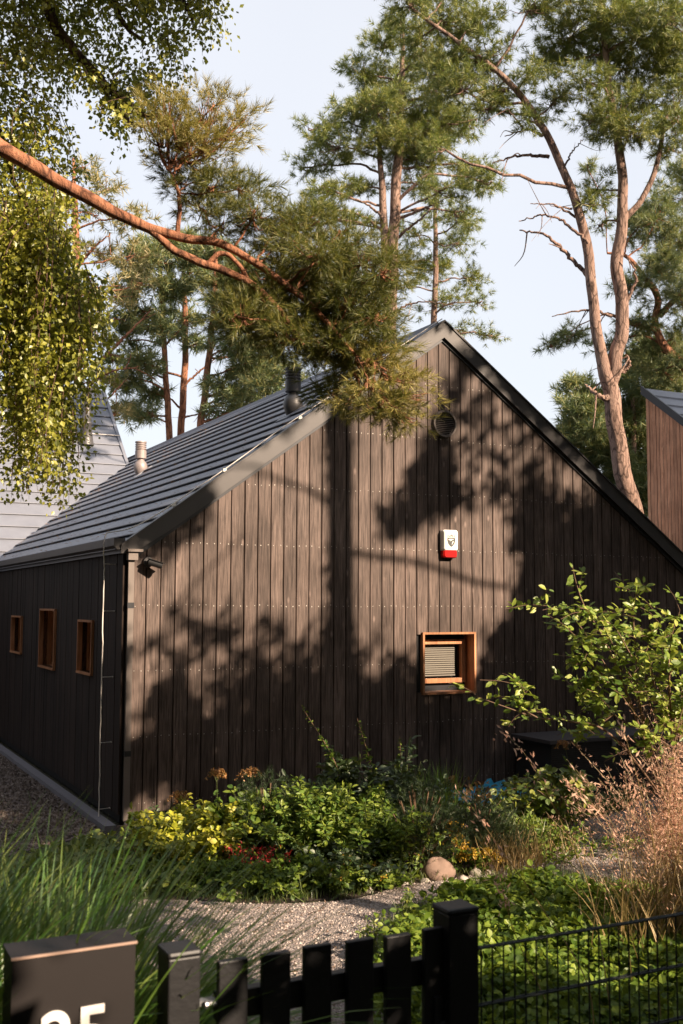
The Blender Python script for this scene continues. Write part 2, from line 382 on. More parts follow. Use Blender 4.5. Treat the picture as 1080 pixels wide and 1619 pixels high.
# ------------------------------------------------------------------ setting: ground sheets
def sheet(name, pts, z, mat):
    mb = MB(); mb.ngon([(p[0], p[1], z) for p in pts]); o = mb.build(name, mat); tag(o, kind='structure'); return o
sheet('ground', [(-300, -150), (300, -150), (300, 400), (-300, 400)], 0.0, MAT['ground'])
gp = lambda *a: [ground(x, y) for x, y in a]
path_pts = gp((230, 1800), (-200, 1800), (-60, 1520), (130, 1435), (260, 1425), (420, 1432), (560, 1424), (640, 1402), (740, 1388), (800, 1362), (860, 1330), (905, 1296), (1000, 1268), (1180, 1260), (1300, 1300), (1300, 1420), (1080, 1452), (960, 1446), (860, 1428), (760, 1432), (700, 1462), (640, 1510), (610, 1640), (600, 1800))
pp = curve(np.array([p[:2] for p in path_pts] + [path_pts[0][:2]]), 110)[:-1]
sheet('gravel_path', pp[::-1] if False else pp, .012, MAT['gravel'])
bed = gp((150, 1330), (100, 1400), (130, 1432), (260, 1423), (420, 1430), (560, 1422), (640, 1400), (740, 1386), (800, 1360), (860, 1328), (905, 1294), (1000, 1266), (1180, 1258))
bp = [p[:2] for p in bed] + [W(7.5, -.15, 0)[:2], W(-.1, -.02, 0)[:2]]
sheet('flower_bed', bp, .006, MAT['soil'])
sheet('river_gravel_strip', [W(-.15, -.2, 0)[:2], W(-.15, 9, 0)[:2], W(-3, 9, 0)[:2], W(-2.2, -1.5, 0)[:2]], .008, MAT['river'])

# ------------------------------------------------------------------ main black house
H = empty('timber_house', W(3.44, 3, 0), 'black timber house with vertical boards and a steep grey metal roof', 'house')
SL = .724; PK = 5.05; HW = 3.44
def ztop(s): return PK - abs(HW - s) * SL
# gable cladding
mb = MB(); nails = MB()
win = (3.195, 3.815, 1.085, 1.69)      # opening in s,z
edges = [.198 - .139 + .139 * k for k in range(0, 50)]
edges = [0.07] + [e for e in edges if .1 < e < 6.84] + [6.88]
def board(s0, s1, t_f, t_b, zb, za0, za1):
    """one vertical board with sloping top and small chamfers"""
    g = .0045; s0 += g; s1 -= g; ch = .004
    pr = [(s0, t_b), (s1, t_b), (s1, t_f + ch), (s1 - ch, t_f), (s0 + ch, t_f), (s0, t_f + ch)]
    def zt(s): return za0 + (za1 - za0) * (s - s0) / (s1 - s0)
    bot = [W(s, t, zb) for s, t in pr]; top = [W(s, t, zt(s)) for s, t in pr]
    mb.add(bot + top, [(i, (i + 1) % 6, (i + 1) % 6 + 6, i + 6) for i in range(6)])
    mb.ngon(top)
for a, b in zip(edges[:-1], edges[1:]):
    jt = rng.normal() * .0012
    za, zb_ = ztop(a) - .10, ztop(b) - .10
    if a < HW < b: za = zb_ = ztop(HW) - .12
    if b > win[0] + .005 and a < win[1] - .005:
        board(a, b, -.022 + jt, 0, .10, win[2], win[2]) if b - a < 1 else None
        board(a, b, -.022 + jt, 0, win[3], za, zb_)
    else:
        board(a, b, -.022 + jt, 0, .10, za, zb_)
    mid = (a + b) / 2
    for zr in (.19, .785, 1.385, 1.985, 2.575, 3.17, 3.77, 4.36):
        if zr < min(za, zb_) - .05 and not (b > win[0] - .02 and a < win[1] + .02 and win[2] - .05 < zr < win[3] + .05):
            for q in (a + .03, b - .03):
                c = W(q + rng.normal() * .003, -.0245 + jt, zr + rng.normal() * .005); r_ = .0042 + .0022 * rng.random()
                th = np.linspace(0, 2 * np.pi, 7)[:-1]
                nails.ngon([c + u * math.cos(x) * r_ + Z * math.sin(x) * r_ for x in th])
mb.build('gable_cladding', MAT['black_wood'], H, extra=(nails, MAT['nail']))
# structural shell behind cladding
mb = MB()
def gable(t0, t1, zoff=.12):
    p = [(.012, .02), (6.86, .02), (6.86, ztop(6.86) - zoff), (HW, PK - zoff), (.012, ztop(.012) - zoff)]
    return [W(s, t0, z) for s, z in p], v * (t1 - t0)
# front backing in pieces round the window
for (a, b, z0, z1) in ((win[0], win[1], .02, win[2] - .02), (win[0], win[1], win[3] + .02, 4.2)):
    mb.sbox(a, b, .001, .06, z0, z1)
mb.ngon([W(.012, .001, .02), W(win[0], .001, .02), W(win[0], .001, ztop(win[0]) - .13), W(.012, .001, ztop(.012) - .13)])
mb.ngon([W(win[1], .001, .02), W(6.86, .001, .02), W(6.86, .001, ztop(6.86) - .13), W(win[1], .001, ztop(win[1]) - .13)])
mb.ngon([W(win[0], .001, 4.2), W(win[1], .001, 4.2), W(win[1], .001, ztop(win[1]) - .13), W(HW, .001, PK - .14), W(win[0], .001, ztop(win[0]) - .13)])
mb.sbox(6.82, 6.86, .03, 17, .02, 2.40)
mb.prism(*(lambda g_: (np.array(g_[0]), g_[1]))(gable(16.9, 17.0)))
mb.build('wall_core', MAT['backing'], H)
# plinth
mb = MB(); mb.sbox(.03, 6.85, -.005, .02, -.05, .098); mb.build('plinth', MAT['dark_metal'], H)
# side wall boards (left), with openings for three windows
mb = MB()
sidewins = [(1.04, 1.61, 1.30, 1.81), (2.81, 3.63, 1.255, 1.914), (4.88, 5.58, 1.35, 1.81)]
def sboard(a, b, z0, z1):
    g = .004; j = rng.normal() * .0012; mb.sbox(-.022 + j, .0, a + g, b - g, z0, z1)
t = .05
while t < 8.4:
    a, b = t, t + .139
    w_ = [q for q in sidewins if b > q[0] and a < q[1]]
    if w_:
        q = w_[0]; sboard(a, b, .10, q[2]); sboard(a, b, q[3], 2.47)
        if a < q[0] - .01: sboard(a, q[0], q[2], q[3])
        if b > q[1] + .01: sboard(q[1], b, q[2], q[3])
    else: sboard(a, b, .10, 2.47)
    t = b
mb.build('side_cladding', MAT['black_wood_shaded'], H)
mb = MB()
ts = [0.012] + [x for q in sidewins for x in q[:2]] + [8.6]
for i in range(0, len(ts), 2): mb.sbox(.002, .05, ts[i], ts[i + 1], .02, 2.46)
for q in sidewins:
    mb.sbox(.002, .05, q[0], q[1], .02, q[2]); mb.sbox(.002, .05, q[0], q[1], q[3], 2.46)
mb.build('side_wall_core', MAT['backing'], H)
mb = MB(); mb.sbox(-.026, .004, -.028, .048, .10, 2.47); mb.build('corner_board', MAT['black_wood_shaded'], H)

def window_box(axis, a0, a1, z0, z1, proud, deep, name='window_frame'):
    """boards lining the opening and standing proud of the wall. axis 'g' gable, 's' side"""
    m_ = MB(); th = .022
    def bx(p0, p1, q0, q1, d0, d1):
        if axis == 'g': m_.sbox(p0, p1, d0, d1, q0, q1)
        else: m_.sbox(d0, d1, p0, p1, q0, q1)
    bx(a0 - th, a1 + th, z1, z1 + th, -proud, deep); bx(a0 - th, a1 + th, z0 - th, z0, -proud - .004, deep)
    bx(a0 - th, a0, z0, z1, -proud, deep); bx(a1, a1 + th, z0, z1, -proud, deep)
    return m_, bx
wt = MB()
fr, _ = window_box('g', win[0], win[1], win[2], win[3], .055, .16)
WF = fr.build('window_frame', MAT['oak'], H)
a0, a1, z0, z1 = win
s0, s1, y0, y1 = a0 + .02, a1 - .02, z0 + .085, z1 - .06
m_ = MB(); b_ = .048
m_.sbox(s0, s0 + b_, .09, .14, y0, y1); m_.sbox(s1 - b_, s1, .09, .14, y0, y1)
m_.sbox(s0 + b_, s1 - b_, .09, .14, y0, y0 + b_); m_.sbox(s0 + b_, s1 - b_, .09, .14, y1 - b_, y1)
m_.build('sash', MAT['oak'], WF)
for q0, q1 in ((z0, y0), (y1, z1)):
    m_ = MB(); m_.sbox(a0, a1, .141, .16, q0, q1); m_.build('recess_panel', MAT['dark_metal'], WF)
m_ = MB(); m_.add([W(s0 + b_, .114, y0 + b_), W(s1 - b_, .114, y0 + b_), W(s1 - b_, .114, y1 - b_), W(s0 + b_, .114, y1 - b_)], [(0, 1, 2, 3)]); m_.build('pane', MAT['glass'], WF)
m_ = MB(); zz = y0 + b_ + .045
while zz < y1 - b_:
    p0 = W(s0 + b_ + .004, .150, zz); p1 = W(s1 - b_ - .05, .150, zz)
    m_.add([p0, p1, p1 + Z * .015 + v * .014, p0 + Z * .015 + v * .014], [(0, 1, 2, 3)]); zz += .0225
m_.sbox(s0 + b_ + .004, s1 - b_ - .05, .146, .158, y0 + b_ + .022, y0 + b_ + .036)
m_.build('blind', MAT['blind'], WF)
m_ = MB(); m_.sbox(s0, s1, .20, .21, y0, y1); m_.build('room_dark', MAT['interior'], WF)
for q in sidewins:
    fr, bx = window_box('s', *q, .05, .17); o = fr.build('window_frame', MAT['oak'], H)
    m_ = MB(); m_.sbox(.125, .13, q[0] + .03, q[1] - .03, q[2] + .03, q[3] - .03); m_.build('pane', MAT['glass'], o)
    m_ = MB(); m_.sbox(.168, .18, q[0] - .02, q[1] + .02, q[2] - .02, q[3] + .02); m_.build('room_dark', MAT['interior'], o)
    m_ = MB()
    m_.sbox(.10, .14, q[0], q[0] + .03, q[2], q[3]); m_.sbox(.10, .14, q[1] - .03, q[1], q[2], q[3])
    m_.sbox(.10, .14, q[0] + .03, q[1] - .03, q[2], q[2] + .03); m_.sbox(.10, .14, q[0] + .03, q[1] - .03, q[3] - .03, q[3])
    m_.build('sash', MAT['oak'], o)

# roof: metal courses, each lapping the one below with a real step
def roof_slope(side, t0, t1, name, ncourse=16):
    m_ = MB(); dn = 1 / math.hypot(1, SL)
    s_of = (lambda x: HW - x) if side < 0 else (lambda x: HW + x)
    total = HW + .10; step = .032
    for k in range(ncourse):
        x0 = total * k / ncourse; x1 = total * (k + 1) / ncourse
        zA = PK - x0 * SL - .024; zB = PK - x1 * SL + .018
        pts = [(x0 - .06, zA + .06 * SL), (x1, zB), (x1, zB - .009), (x1 - .045, zB - .012 + .045 * SL), (x1 - .045, zB - .075 + .045 * SL), (x0 - .06, zA - .05)]
        P = [W(s_of(x), t0, z) for x, z in pts]
        n0 = len(P); Q = [p + v * (t1 - t0) for p in P]
        m_.add(P + Q, [(i, (i + 1) % n0, (i + 1) % n0 + n0, i + n0) for i in range(n0)])
        m_.ngon(P[::-1]); m_.ngon(Q)
    return m_.build(name, MAT['roof'], H)
roof_slope(-1, -.02, 17.0, 'roof_slope'); roof_slope(1, -.02, 17.0, 'roof_slope')
m_ = MB()
m_.prism([W(HW - .16, -.03, PK - .10), W(HW, -.03, PK + .022), W(HW + .16, -.03, PK - .10), W(HW + .15, -.03, PK - .115), W(HW, -.03, PK - .0), W(HW - .15, -.03, PK - .115)], v * 17.0)
m_.build('ridge_cap', MAT['roof'], H)
# bargeboards
for sd in (-1, 1):
    m_ = MB()
    e = HW + (.06 if sd < 0 else .12)
    q = [(0, PK + .01), (e, PK + .01 - e * SL), (e, PK - .155 - e * SL), (0, PK - .165)]
    if sd < 0:
        q = [(0, PK + .01), (e, PK + .01 - e * SL), (e, 2.46), (HW - .05, 2.46), (HW - .42, PK - .163 - (HW - .42) * SL), (0, PK - .165)]
    m_.prism([W(HW + sd * x + (0 if x else 0.0), -.075, z) for x, z in q], v * .035)
    # upper lip
    m_.prism([W(HW + sd * x, -.088, z) for x, z in [(0, PK + .03), (e, PK + .03 - e * SL), (e, PK + .01 - e * SL), (0, PK + .01)]], v * .10)
    m_.build('bargeboard', MAT['trim'], H)
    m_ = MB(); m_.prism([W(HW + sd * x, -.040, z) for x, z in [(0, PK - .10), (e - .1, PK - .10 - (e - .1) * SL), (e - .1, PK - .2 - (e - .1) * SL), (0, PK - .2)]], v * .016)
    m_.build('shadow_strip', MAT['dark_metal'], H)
# eave gutter / fascia on the left, hopper and downpipe at the corner
m_ = MB()
m_.prism([W(-.125, -.06, 2.60), W(-.02, -.06, 2.60), W(-.02, -.06, 2.50), W(-.09, -.06, 2.495), W(-.125, -.06, 2.53)], v * 8.75)
m_.build('eave_gutter', MAT['trim'], H)
m_ = MB(); m_.sbox(.0, .09, -.115, -.03, 2.40, 2.475); m_.sbox(-.01, .13, -.14, -.03, 2.475, 2.50); m_.build('rain_hopper', MAT['pipe'], H)
m_ = MB(); m_.sbox(.012, .066, -.080, -.03, .05, 2.395); m_.build('downpipe', MAT['pipe'], H)
for q0 in (1.96, .62):
    m_ = MB(); m_.sbox(.008, .070, -.084, -.024, q0, q0 + .05); m_.build('pipe_bracket', MAT['dark_metal'], H)

# round louvre vent
vc = W(3.46, -.03, 3.946)
def disc_ring(mb_, c, r0, r1, t0, t1, n=36):
    th = np.linspace(0, 2 * np.pi, n + 1)[:-1]
    rings = [[c + u * math.cos(a) * r + Z * math.sin(a) * r + v * t_ for a in th] for r, t_ in ((r0, t0), (r0 + .004, t1), (r1 - .004, t1), (r1, t0))]
    b = np.array(rings).reshape(-1, 3); fc = []
    for k in range(3):
        for i in range(n): j = (i + 1) % n; fc.append((k * n + i, k * n + j, (k + 1) * n + j, (k + 1) * n + i))
    mb_.add(b, fc)
m_ = MB(); disc_ring(m_, vc, .122, .150, .004, -.03); VR = m_.build('round_vent', MAT['pipe'], H)
m_ = MB()
for k in range(12):
    z_ = -.112 + k * .0204; hw = math.sqrt(max(.121 ** 2 - z_ ** 2, .0004))
    c = vc + Z * z_
    m_.add([c - u * hw - v * .022 - Z * .006, c + u * hw - v * .022 - Z * .006, c + u * hw + Z * .009, c - u * hw + Z * .009], [(0, 1, 2, 3)])
m_.build('louvre', MAT['pipe'], VR)
m_ = MB(); th = np.linspace(0, 2 * np.pi, 31)[:-1]; m_.ngon([vc + v * .003 + u * math.cos(a) * .122 + Z * math.sin(a) * .122 for a in th]); m_.build('vent_back', MAT['backing'], VR)

# roof vents
def lathe(m_, c, prof, n=24):
    th = np.linspace(0, 2 * np.pi, n + 1)[:-1]; V_ = []
    for r, z in prof: V_ += [c + np.array([math.cos(a) * r, math.sin(a) * r, z]) for a in th]
    fc = []
    for k in range(len(prof) - 1):
        for i in range(n): j = (i + 1) % n; fc.append((k * n + i, k * n + j, (k + 1) * n + j, (k + 1) * n + i))
    m_.add(V_, fc)
def roof_vent(base, sc_, mat, parent, s_dir=-u, pale=False):
    m_ = MB(); m_.smooth = True
    lathe(m_, base, [(.02, -.12), (.07, -.07), (.105 * sc_, .02), (.112 * sc_, .07), (.095 * sc_, .13), (.06 * sc_, .17), (.055 * sc_, .20)])
    o = m_.build('roof_vent', mat, parent)
    m_ = MB(); pr = [(.05 * sc_, .19), (.085 * sc_, .20), (.09 * sc_, .205), (.09 * sc_, .33)]
    zz = .335
    for k in range(4): pr += [(.078 * sc_, zz), (.078 * sc_, zz + .012), (.092 * sc_, zz + .016), (.092 * sc_, zz + .026)]; zz += .034
    pr += [(.09 * sc_, zz + .005), (.0, zz + .012)]
    lathe(m_, base, pr); m_.build('vent_cowl', mat, o)
    m_ = MB(); d = norm(s_dir - Z * SL)
    m_.box(base - Z * .03, d, v, np.cross(d, v), .36, .30, .02); m_.build('flashing', MAT['roof'], o)
for (x, y, mt) in ((463, 652, MAT['vent_metal']), (222, 748, MAT['vent_pale'])):
    n1 = norm(np.cross(v, u * HW + Z * HW * SL)); P = plane(x, y, W(HW, 0, PK), n1)
    roof_vent(P + Z * .03, 1.0, mt, H)

# ------------------------------------------------------------------ lightning conductor
LW = empty('lightning_conductor', W(-.16, .13, 0), 'thin pale wire running down the dark side wall and up the roof edge', 'wire')
m_ = MB(); m_.smooth = True
down = curve([W(-.14, .205, .0), W(-.14, .215, .8), W(-.143, .20, 1.6), W(-.14, .215, 2.3), W(-.15, .20, 2.55), W(-.13, .20, 2.66)], 40, .002)
m_.tube(down, .0056, 6); m_.build('down_wire', MAT['wire'], LW)
m_ = MB(); m_.smooth = True
top = [W(-.13, .20, 2.66), W(.05, .02, 2.70)] + [W(x, -.03, ztop(x) + .060 + .008 * math.sin(x * 5)) for x in np.linspace(.3, HW, 12)]
m_.tube(curve(top, 60), .0056, 6); m_.build('ridge_wire', MAT['wire'], LW)
for zz in (.12, .72, 1.32, 1.93, 2.37):
    m_ = MB(); m_.tube([W(-.143, .207, zz), W(-.035, .225, zz)], .0032, 6); m_.tube([W(-.034, .21, zz), W(-.034, .24, zz)], .005, 6); m_.build('wire_bracket', MAT['wire'], LW)
for x in (.45, .95, 1.75, 2.6):
    m_ = MB(); m_.box(W(x, -.03, ztop(x) + .045), u, v, Z, .035, .03, .03); m_.build('wire_clip', MAT['white_plastic'], LW)

# ------------------------------------------------------------------ alarm siren
SC = W(3.495, -.03, 2.53)
A = empty('alarm_siren', SC, 'white and red alarm siren box with a shield emblem on the black gable', 'alarm siren')
def rounded_prism(m_, c, w, h, d, r, taper=.9, n=5, zlow=None):
    """box with rounded corners in the u-Z plane pushed out along -v, slightly tapered"""
    o = []
    for (qx, qz, a0) in ((1, 1, 0), (-1, 1, 90), (-1, -1, 180), (1, -1, 270)):
        for k in range(n):
            a = math.radians(a0 + 90 * k / (n - 1)); o.append((qx * (w / 2 - r) + r * math.cos(a), qz * (h / 2 - r) + r * math.sin(a)))
    o = np.array(o); L = [(1.0, 0), (1.0, d * .75), (taper * 1.02, d * .95), (taper * .97, d)]
    V_ = []; 
    for k, dd in L: V_ += [c + u * x * k + Z * z * k - v * dd for x, z in o]
    m = len(o); fc = []
    for q in range(len(L) - 1):
        for i in range(m): j = (i + 1) % m; fc.append((q * m + i, q * m + j, (q + 1) * m + j, (q + 1) * m + i))
    m_.add(V_, fc); m_.ngon(V_[-m:])
m_ = MB(); rounded_prism(m_, SC + Z * .155, .185, .225, .075, .022); m_.build('siren_housing', MAT['white_plastic'], A)
m_ = MB(); rounded_prism(m_, SC + Z * .015, .175, .095, .066, .03, .84); m_.build('strobe_lens', MAT['red_plastic'], A)
fz = .0765; sh = [(-.048, .06), (-.024, .052), (0, .064), (.024, .052), (.048, .06), (.050, .0), (.040, -.035), (.018, -.060), (0, -.072), (-.018, -.060), (-.040, -.035), (-.050, .0)]
ec = SC + Z * .155 - v * fz
m_ = MB(); m_.ngon([ec + u * x + Z * z for x, z in sh][::-1]); EM = m_.build('shield_emblem', MAT['shield'], A)
m_ = MB()
for sw in ([(-.040, .010), (-.01, .015), (.036, .012), (.010, .004), (-.012, -.012), (-.008, .000), (-.030, .002)], [(.030, -.008), (.022, -.026), (.004, -.050), (.010, -.024), (.018, -.010)]):
    m_.ngon([ec - v * .0015 + u * x + Z * z for x, z in sw][::-1])
m_.build('eagle_mark', MAT['white_plastic'], EM)
def text_mesh(txt, size, loc, xdir, zdir, mat, name, parent, thick=.001, bold=.0, align='CENTER'):
    cu = bpy.data.curves.new('t', 'FONT'); cu.body = txt; cu.size = size; cu.align_x = align; cu.extrude = thick; cu.offset = bold
    ob = bpy.data.objects.new('t', cu); C.objects.link(ob); dg = bpy.context.evaluated_depsgraph_get()
    me = bpy.data.meshes.new_from_object(ob.evaluated_get(dg)); bpy.data.objects.remove(ob); bpy.data.curves.remove(cu)
    n_ = np.cross(xdir, zdir); co = np.zeros(len(me.vertices) * 3, np.float32); me.vertices.foreach_get('co', co); co = co.reshape(-1, 3)
    par = parent; pl = np.zeros(3)
    while par is not None: pl += np.array(par.location); par = par.parent
    w_ = loc - pl + co[:, :1] * xdir + co[:, 1:2] * zdir + co[:, 2:3] * n_
    me.vertices.foreach_set('co', w_.astype(np.float32).ravel()); me.materials.clear(); me.materials.append(mat); me.name = name
    me.update(); o = bpy.data.objects.new(name, me); C.objects.link(o); o.parent = parent; return o
text_mesh('SOLID', .036, ec - v * .002 + Z * .026, u, Z, MAT['white_plastic'], 'lettering', EM, .0004, .0010)

# ------------------------------------------------------------------ security camera
SCm = W(.205, -.03, 2.385)
A = empty('security_camera', SCm, 'small dark bullet camera mounted on the boards under the roof corner', 'camera')
m_ = MB(); m_.smooth = True; m_.tube([SCm, SCm - v * .03], [.052, .046], 20); m_.build('wall_mount', MAT['vent_metal'], A)
m_ = MB(); m_.smooth = True; m_.tube(curve([SCm - v * .03, SCm - v * .075 + Z * .01, SCm - v * .095 - Z * .005 + u * .01], 8), .02, 10); m_.build('arm', MAT['black_plastic'], A)
cd = norm(u * .93 - v * .30 - Z * .30); cb = SCm - v * .10 - u * .02
m_ = MB(); m_.tube([cb, cb + cd * .13], [.030, .030], 18); m_.box(cb + cd * .075 + np.cross(u, v) * 0 + Z * .03, cd, norm(np.cross(Z, cd)), norm(np.cross(cd, np.cross(Z, cd))), .17, .068, .006)
m_.build('camera_body', MAT['black_plastic'], A)
m_ = MB(); m_.tube([cb + cd * .13, cb + cd * .134], [.022, .020], 16); m_.build('lens', MAT['glass'], A)

# ------------------------------------------------------------------ back wing (second dark roof)
H2 = empty('rear_house', W(-2, 12, 0), 'rear house with a broad pale grey metal roof facing the viewer, behind the hanging birch', 'house')
m_ = MB(); k2 = .90; tE, zE = 8.60, 2.62; sR = 2.98; sL = -9.0; n2 = 17; Lt = 13.0 - tE; zA_ = lambda t: zE + (t - tE) * k2
for k in range(n2):
    t0_, t1_ = tE + Lt * k / n2, tE + Lt * (k + 1) / n2
    P = [W(sL, t0_, zA_(t0_) + .022), W(sL, t1_ + .08, zA_(t1_ + .08) - .026), W(sL, t1_ + .08, zA_(t1_) - .06), W(sL, t0_ + .05, zA_(t0_ + .05) - .07), W(sL, t0_ + .05, zA_(t0_ + .05) + .006), W(sL, t0_, zA_(t0_) + .010)]
    Q = [p + u * (sR - sL) for p in P]; n0 = 6
    m_.add(P + Q, [(i, (i + 1) % n0, (i + 1) % n0 + n0, i + n0) for i in range(n0)]); m_.ngon(P[::-1]); m_.ngon(Q)
m_.build('roof_slope', MAT['roof'], H2)
m_ = MB(); m_.prism([W(sR, tE, zE - .1), W(sR, tE + Lt, zA_(tE + Lt) - .1), W(sR, tE + Lt, zA_(tE + Lt) + .04), W(sR, tE, zE + .04)], u * .06)
m_.build('verge_trim', MAT['roof'], H2)
m_ = MB(); tR = tE + Lt; m_.prism([W(sL, tR, zA_(tR) + .02), W(sL, tR + Lt, zE), W(sL, tR + Lt, zE - .06), W(sL, tR, zA_(tR) - .06)], u * (sR - sL)); m_.build('roof_slope', MAT['roof'], H2)
m_ = MB(); m_.prism([W(sL + .3, tE + .2, 0), W(sL + .3, tR + Lt - .2, 0), W(sL + .3, tR + Lt - .2, zE), W(sL + .3, tR, zA_(tR) - .12), W(sL + .3, tE + .2, zE)], u * (sR - sL - .4)); m_.build('wall', MAT['black_wood_shaded'], H2)
n2v = norm(np.cross(u, v + Z * k2)); P = plane(136, 700, W(0, tE, zE), n2v)
m_ = MB(); m_.smooth = True; lathe(m_, P + Z * .0, [(.16, -.05), (.14, .05), (.10, .36), (.115, .37), (.115, .41), (.095, .42), (.09, 1.05), (.11, 1.06), (.11, 1.12), (0, 1.14)], 20); m_.build('roof_vent', MAT['vent_metal'], H2)
m_ = MB(); m_.smooth = True; zz = 5.35; tt = tE + (zz - zE) / k2; m_.tube(curve([W(-3, tt, zz + .06), W(0, tt, zz + .05), W(sR + .06, tt, zz + .07)], 14), .008, 6); m_.build('roof_wire', MAT['wire'], H2)

# ------------------------------------------------------------------ right-hand larch building
Ac = at(1022, 612, 20.0); sA, tA, zA = (Ac - C0) @ u, (Ac - C0) @ v, Ac[2]
H3 = empty('larch_house', W(sA + 3, tA - 3, 0), 'house clad in warm orange-brown vertical boards at the right edge', 'house')
m_ = MB(); t = tA
while t > tA - 6:
    w_ = .085; m_.add([W(sA - .02 + rng.normal() * .002, q, z) for q, z in ((t, 0), (t - w_ + .008, 0), (t - w_ + .008, zA - (tA - t + w_ - .008) * .73 - .12), (t, zA - (tA - t) * .73 - .12))], [(0, 1, 2, 3)])
    t -= w_
m_.build('wall_cladding', MAT['larch'], H3)
m_ = MB(); m_.prism([W(sA, tA, 0), W(sA, tA - 6, 0), W(sA, tA - 6, zA - 6 * .73 - .14), W(sA, tA, zA - .14)], u * 7); m_.build('wall_core', MAT['backing'], H3)
m_ = MB()
for k in range(20):
    a_, b_2 = k * .3, (k + 1) * .3
    P = [W(sA - .05, tA + .05 - a_, zA - a_ * .73 - .015), W(sA - .05, tA + .05 - b_2, zA - b_2 * .73 + .018), W(sA - .05, tA + .05 - b_2, zA - b_2 * .73 - .03), W(sA - .05, tA + .05 - a_, zA - a_ * .73 - .06)]
    Q = [p + u * 7.2 for p in P]
    m_.add(P + Q, [(0, 1, 5, 4), (1, 2, 6, 5), (2, 3, 7, 6), (0, 3, 2, 1), (4, 5, 6, 7)])
m_.build('roof_slope', MAT['roof'], H3)
m_ = MB(); m_.prism([W(sA - .09, tA + .06, zA + .03), W(sA - .09, tA - 6.1, zA + .03 - 6.16 * .73), W(sA - .09, tA - 6.1, zA - .13 - 6.16 * .73), W(sA - .09, tA + .06, zA - .13)], u * .04); m_.build('bargeboard', MAT['dark_metal'], H3)

# kerb along the side wall
m_ = MB(); m_.sbox(-.20, -.10, -.25, 9, -.05, .055); o = m_.build('edging_kerb', MAT['kerb']); tag(o, 'straight grey concrete kerb along the foot of the dark side wall', 'kerb')

# ------------------------------------------------------------------ storage chest
m_ = MB(); CH = empty('storage_chest', W(5.1, -.45, 0), 'dark woven garden storage chest with flat grey lid against the black wall', 'storage chest')
m_.sbox(4.30, 5.95, -.72, -.12, 0, .575); m_.build('chest_body', MAT['rattan'], CH)
m_ = MB(); m_.sbox(4.26, 5.99, -.76, -.08, .578, .615); m_.build('lid', MAT['lid'], CH)
m_ = MB(); m_.sbox(5.07, 5.12, -.775, -.761, .52, .60); m_.build('latch', MAT['steel'], CH)
m_ = MB()
zz = .03
while zz < .56:
    m_.sbox(4.305, 5.945, -.727, -.7215, zz, zz + .013); zz += .022
m_.build('woven_strips', MAT['rattan'], CH)
# blue sheet
m_ = MB(); nx, ny = 26, 12; c_ = W(3.65, -.50, 0)
gx, gy = np.meshgrid(np.linspace(-.65, .65, nx), np.linspace(-.28, .28, ny), indexing='ij')
hz = .11 + .035 * np.sin(gx * 9 + gy * 4) + .035 * rng.normal(size=gx.shape) - .5 * np.maximum(0, np.abs(gx) - .5) - .6 * np.maximum(0, np.abs(gy) - .16)
P = c_ + gx[..., None] * u + gy[..., None] * v + hz[..., None] * Z
idx = np.arange(nx * ny).reshape(nx, ny); fc = np.stack([idx[:-1, :-1], idx[1:, :-1], idx[1:, 1:], idx[:-1, 1:]], -1).reshape(-1, 4)
m_.add(P.reshape(-1, 3), fc); o = m_.build('blue_sheet', MAT['tarp'], smooth=True); tag(o, 'crumpled bright blue plastic sheet lying behind the bed plants by the wall', 'plastic sheet')

# ------------------------------------------------------------------ fence and gate
P0 = at(720, 1430, 3.0)
def Wf(a, b, z): return np.array([P0[0], P0[1], 0]) + u * a + v * b + Z * z
def fbox(m_, a0, a1, b0, b1, z0, z1):
    m_.add([Wf(a, b, z) for a in (a0, a1) for b in (b0, b1) for z in (z0, z1)], [(0, 1, 3, 2), (4, 6, 7, 5), (0, 4, 5, 1), (2, 3, 7, 6), (0, 2, 6, 4), (1, 5, 7, 3)])
def bevel(o, w=.003):
    b = o.modifiers.new('b', 'BEVEL'); b.width = w; b.segments = 2; b.limit_method = 'ANGLE'
GT = empty('garden_gate', Wf(-.4, 0, 0), 'black picket gate with flat-topped vertical slats between two posts', 'gate')
for a in (-.666, -.548, -.430, -.305, -.188, -.067):
    m_ = MB(); fbox(m_, a - .039, a + .039, -.012, .010, .06, 1.108 + rng.normal() * .002); o = m_.build('slat', MAT['fence'], GT); bevel(o)
for z in (.99, .30):
    m_ = MB(); fbox(m_, -.70, -.055, .012, .045, z - .035, z + .035); o = m_.build('rail', MAT['fence'], GT); bevel(o)
m_ = MB(); fbox(m_, -.082, -.062, -.022, -.0125, .80, .93); m_.tube([Wf(-.135, -.02, .835), Wf(-.01, -.02, .865)], .008, 8); o = m_.build('gate_bolt', MAT['dark_metal'], GT)
m_ = MB(); fbox(m_, -.762, -.700, .014, .040, 1.000, 1.012); m_.tube([Wf(-.755, .02, .985), Wf(-.755, .02, 1.03)], .007, 8); m_.tube([Wf(-.735, .005, 1.006), Wf(-.70, .005, 1.006)], .009, 8); o = m_.build('hinge', MAT['steel'], GT)
m_ = MB(); m_.tube([Wf(-.066, -.024, .76), Wf(-.066, -.024, .785)], .008, 10); m_.build('bolt_end', MAT['box_edge'], GT)
def fpost(a, top, label, wide=.096):
    po = empty('fence_post', Wf(a, .0, 0), label, 'fence post')
    m_ = MB(); fbox(m_, a - wide / 2, a + wide / 2, -.045, .045, 0, top - .018); o = m_.build('post_shaft', MAT['fence'], po); bevel(o, .004)
    m_ = MB(); fbox(m_, a - wide / 2 - .003, a + wide / 2 + .003, -.048, .048, top - .02, top - .002); o = m_.build('post_cap', MAT['fence'], po); bevel(o, .008)
fpost(0.0, 1.166, 'black square post with cap between the picket gate and the wire mesh')
fpost(-.806, 1.162, 'black square post beside the number box, left of the gate', .082)
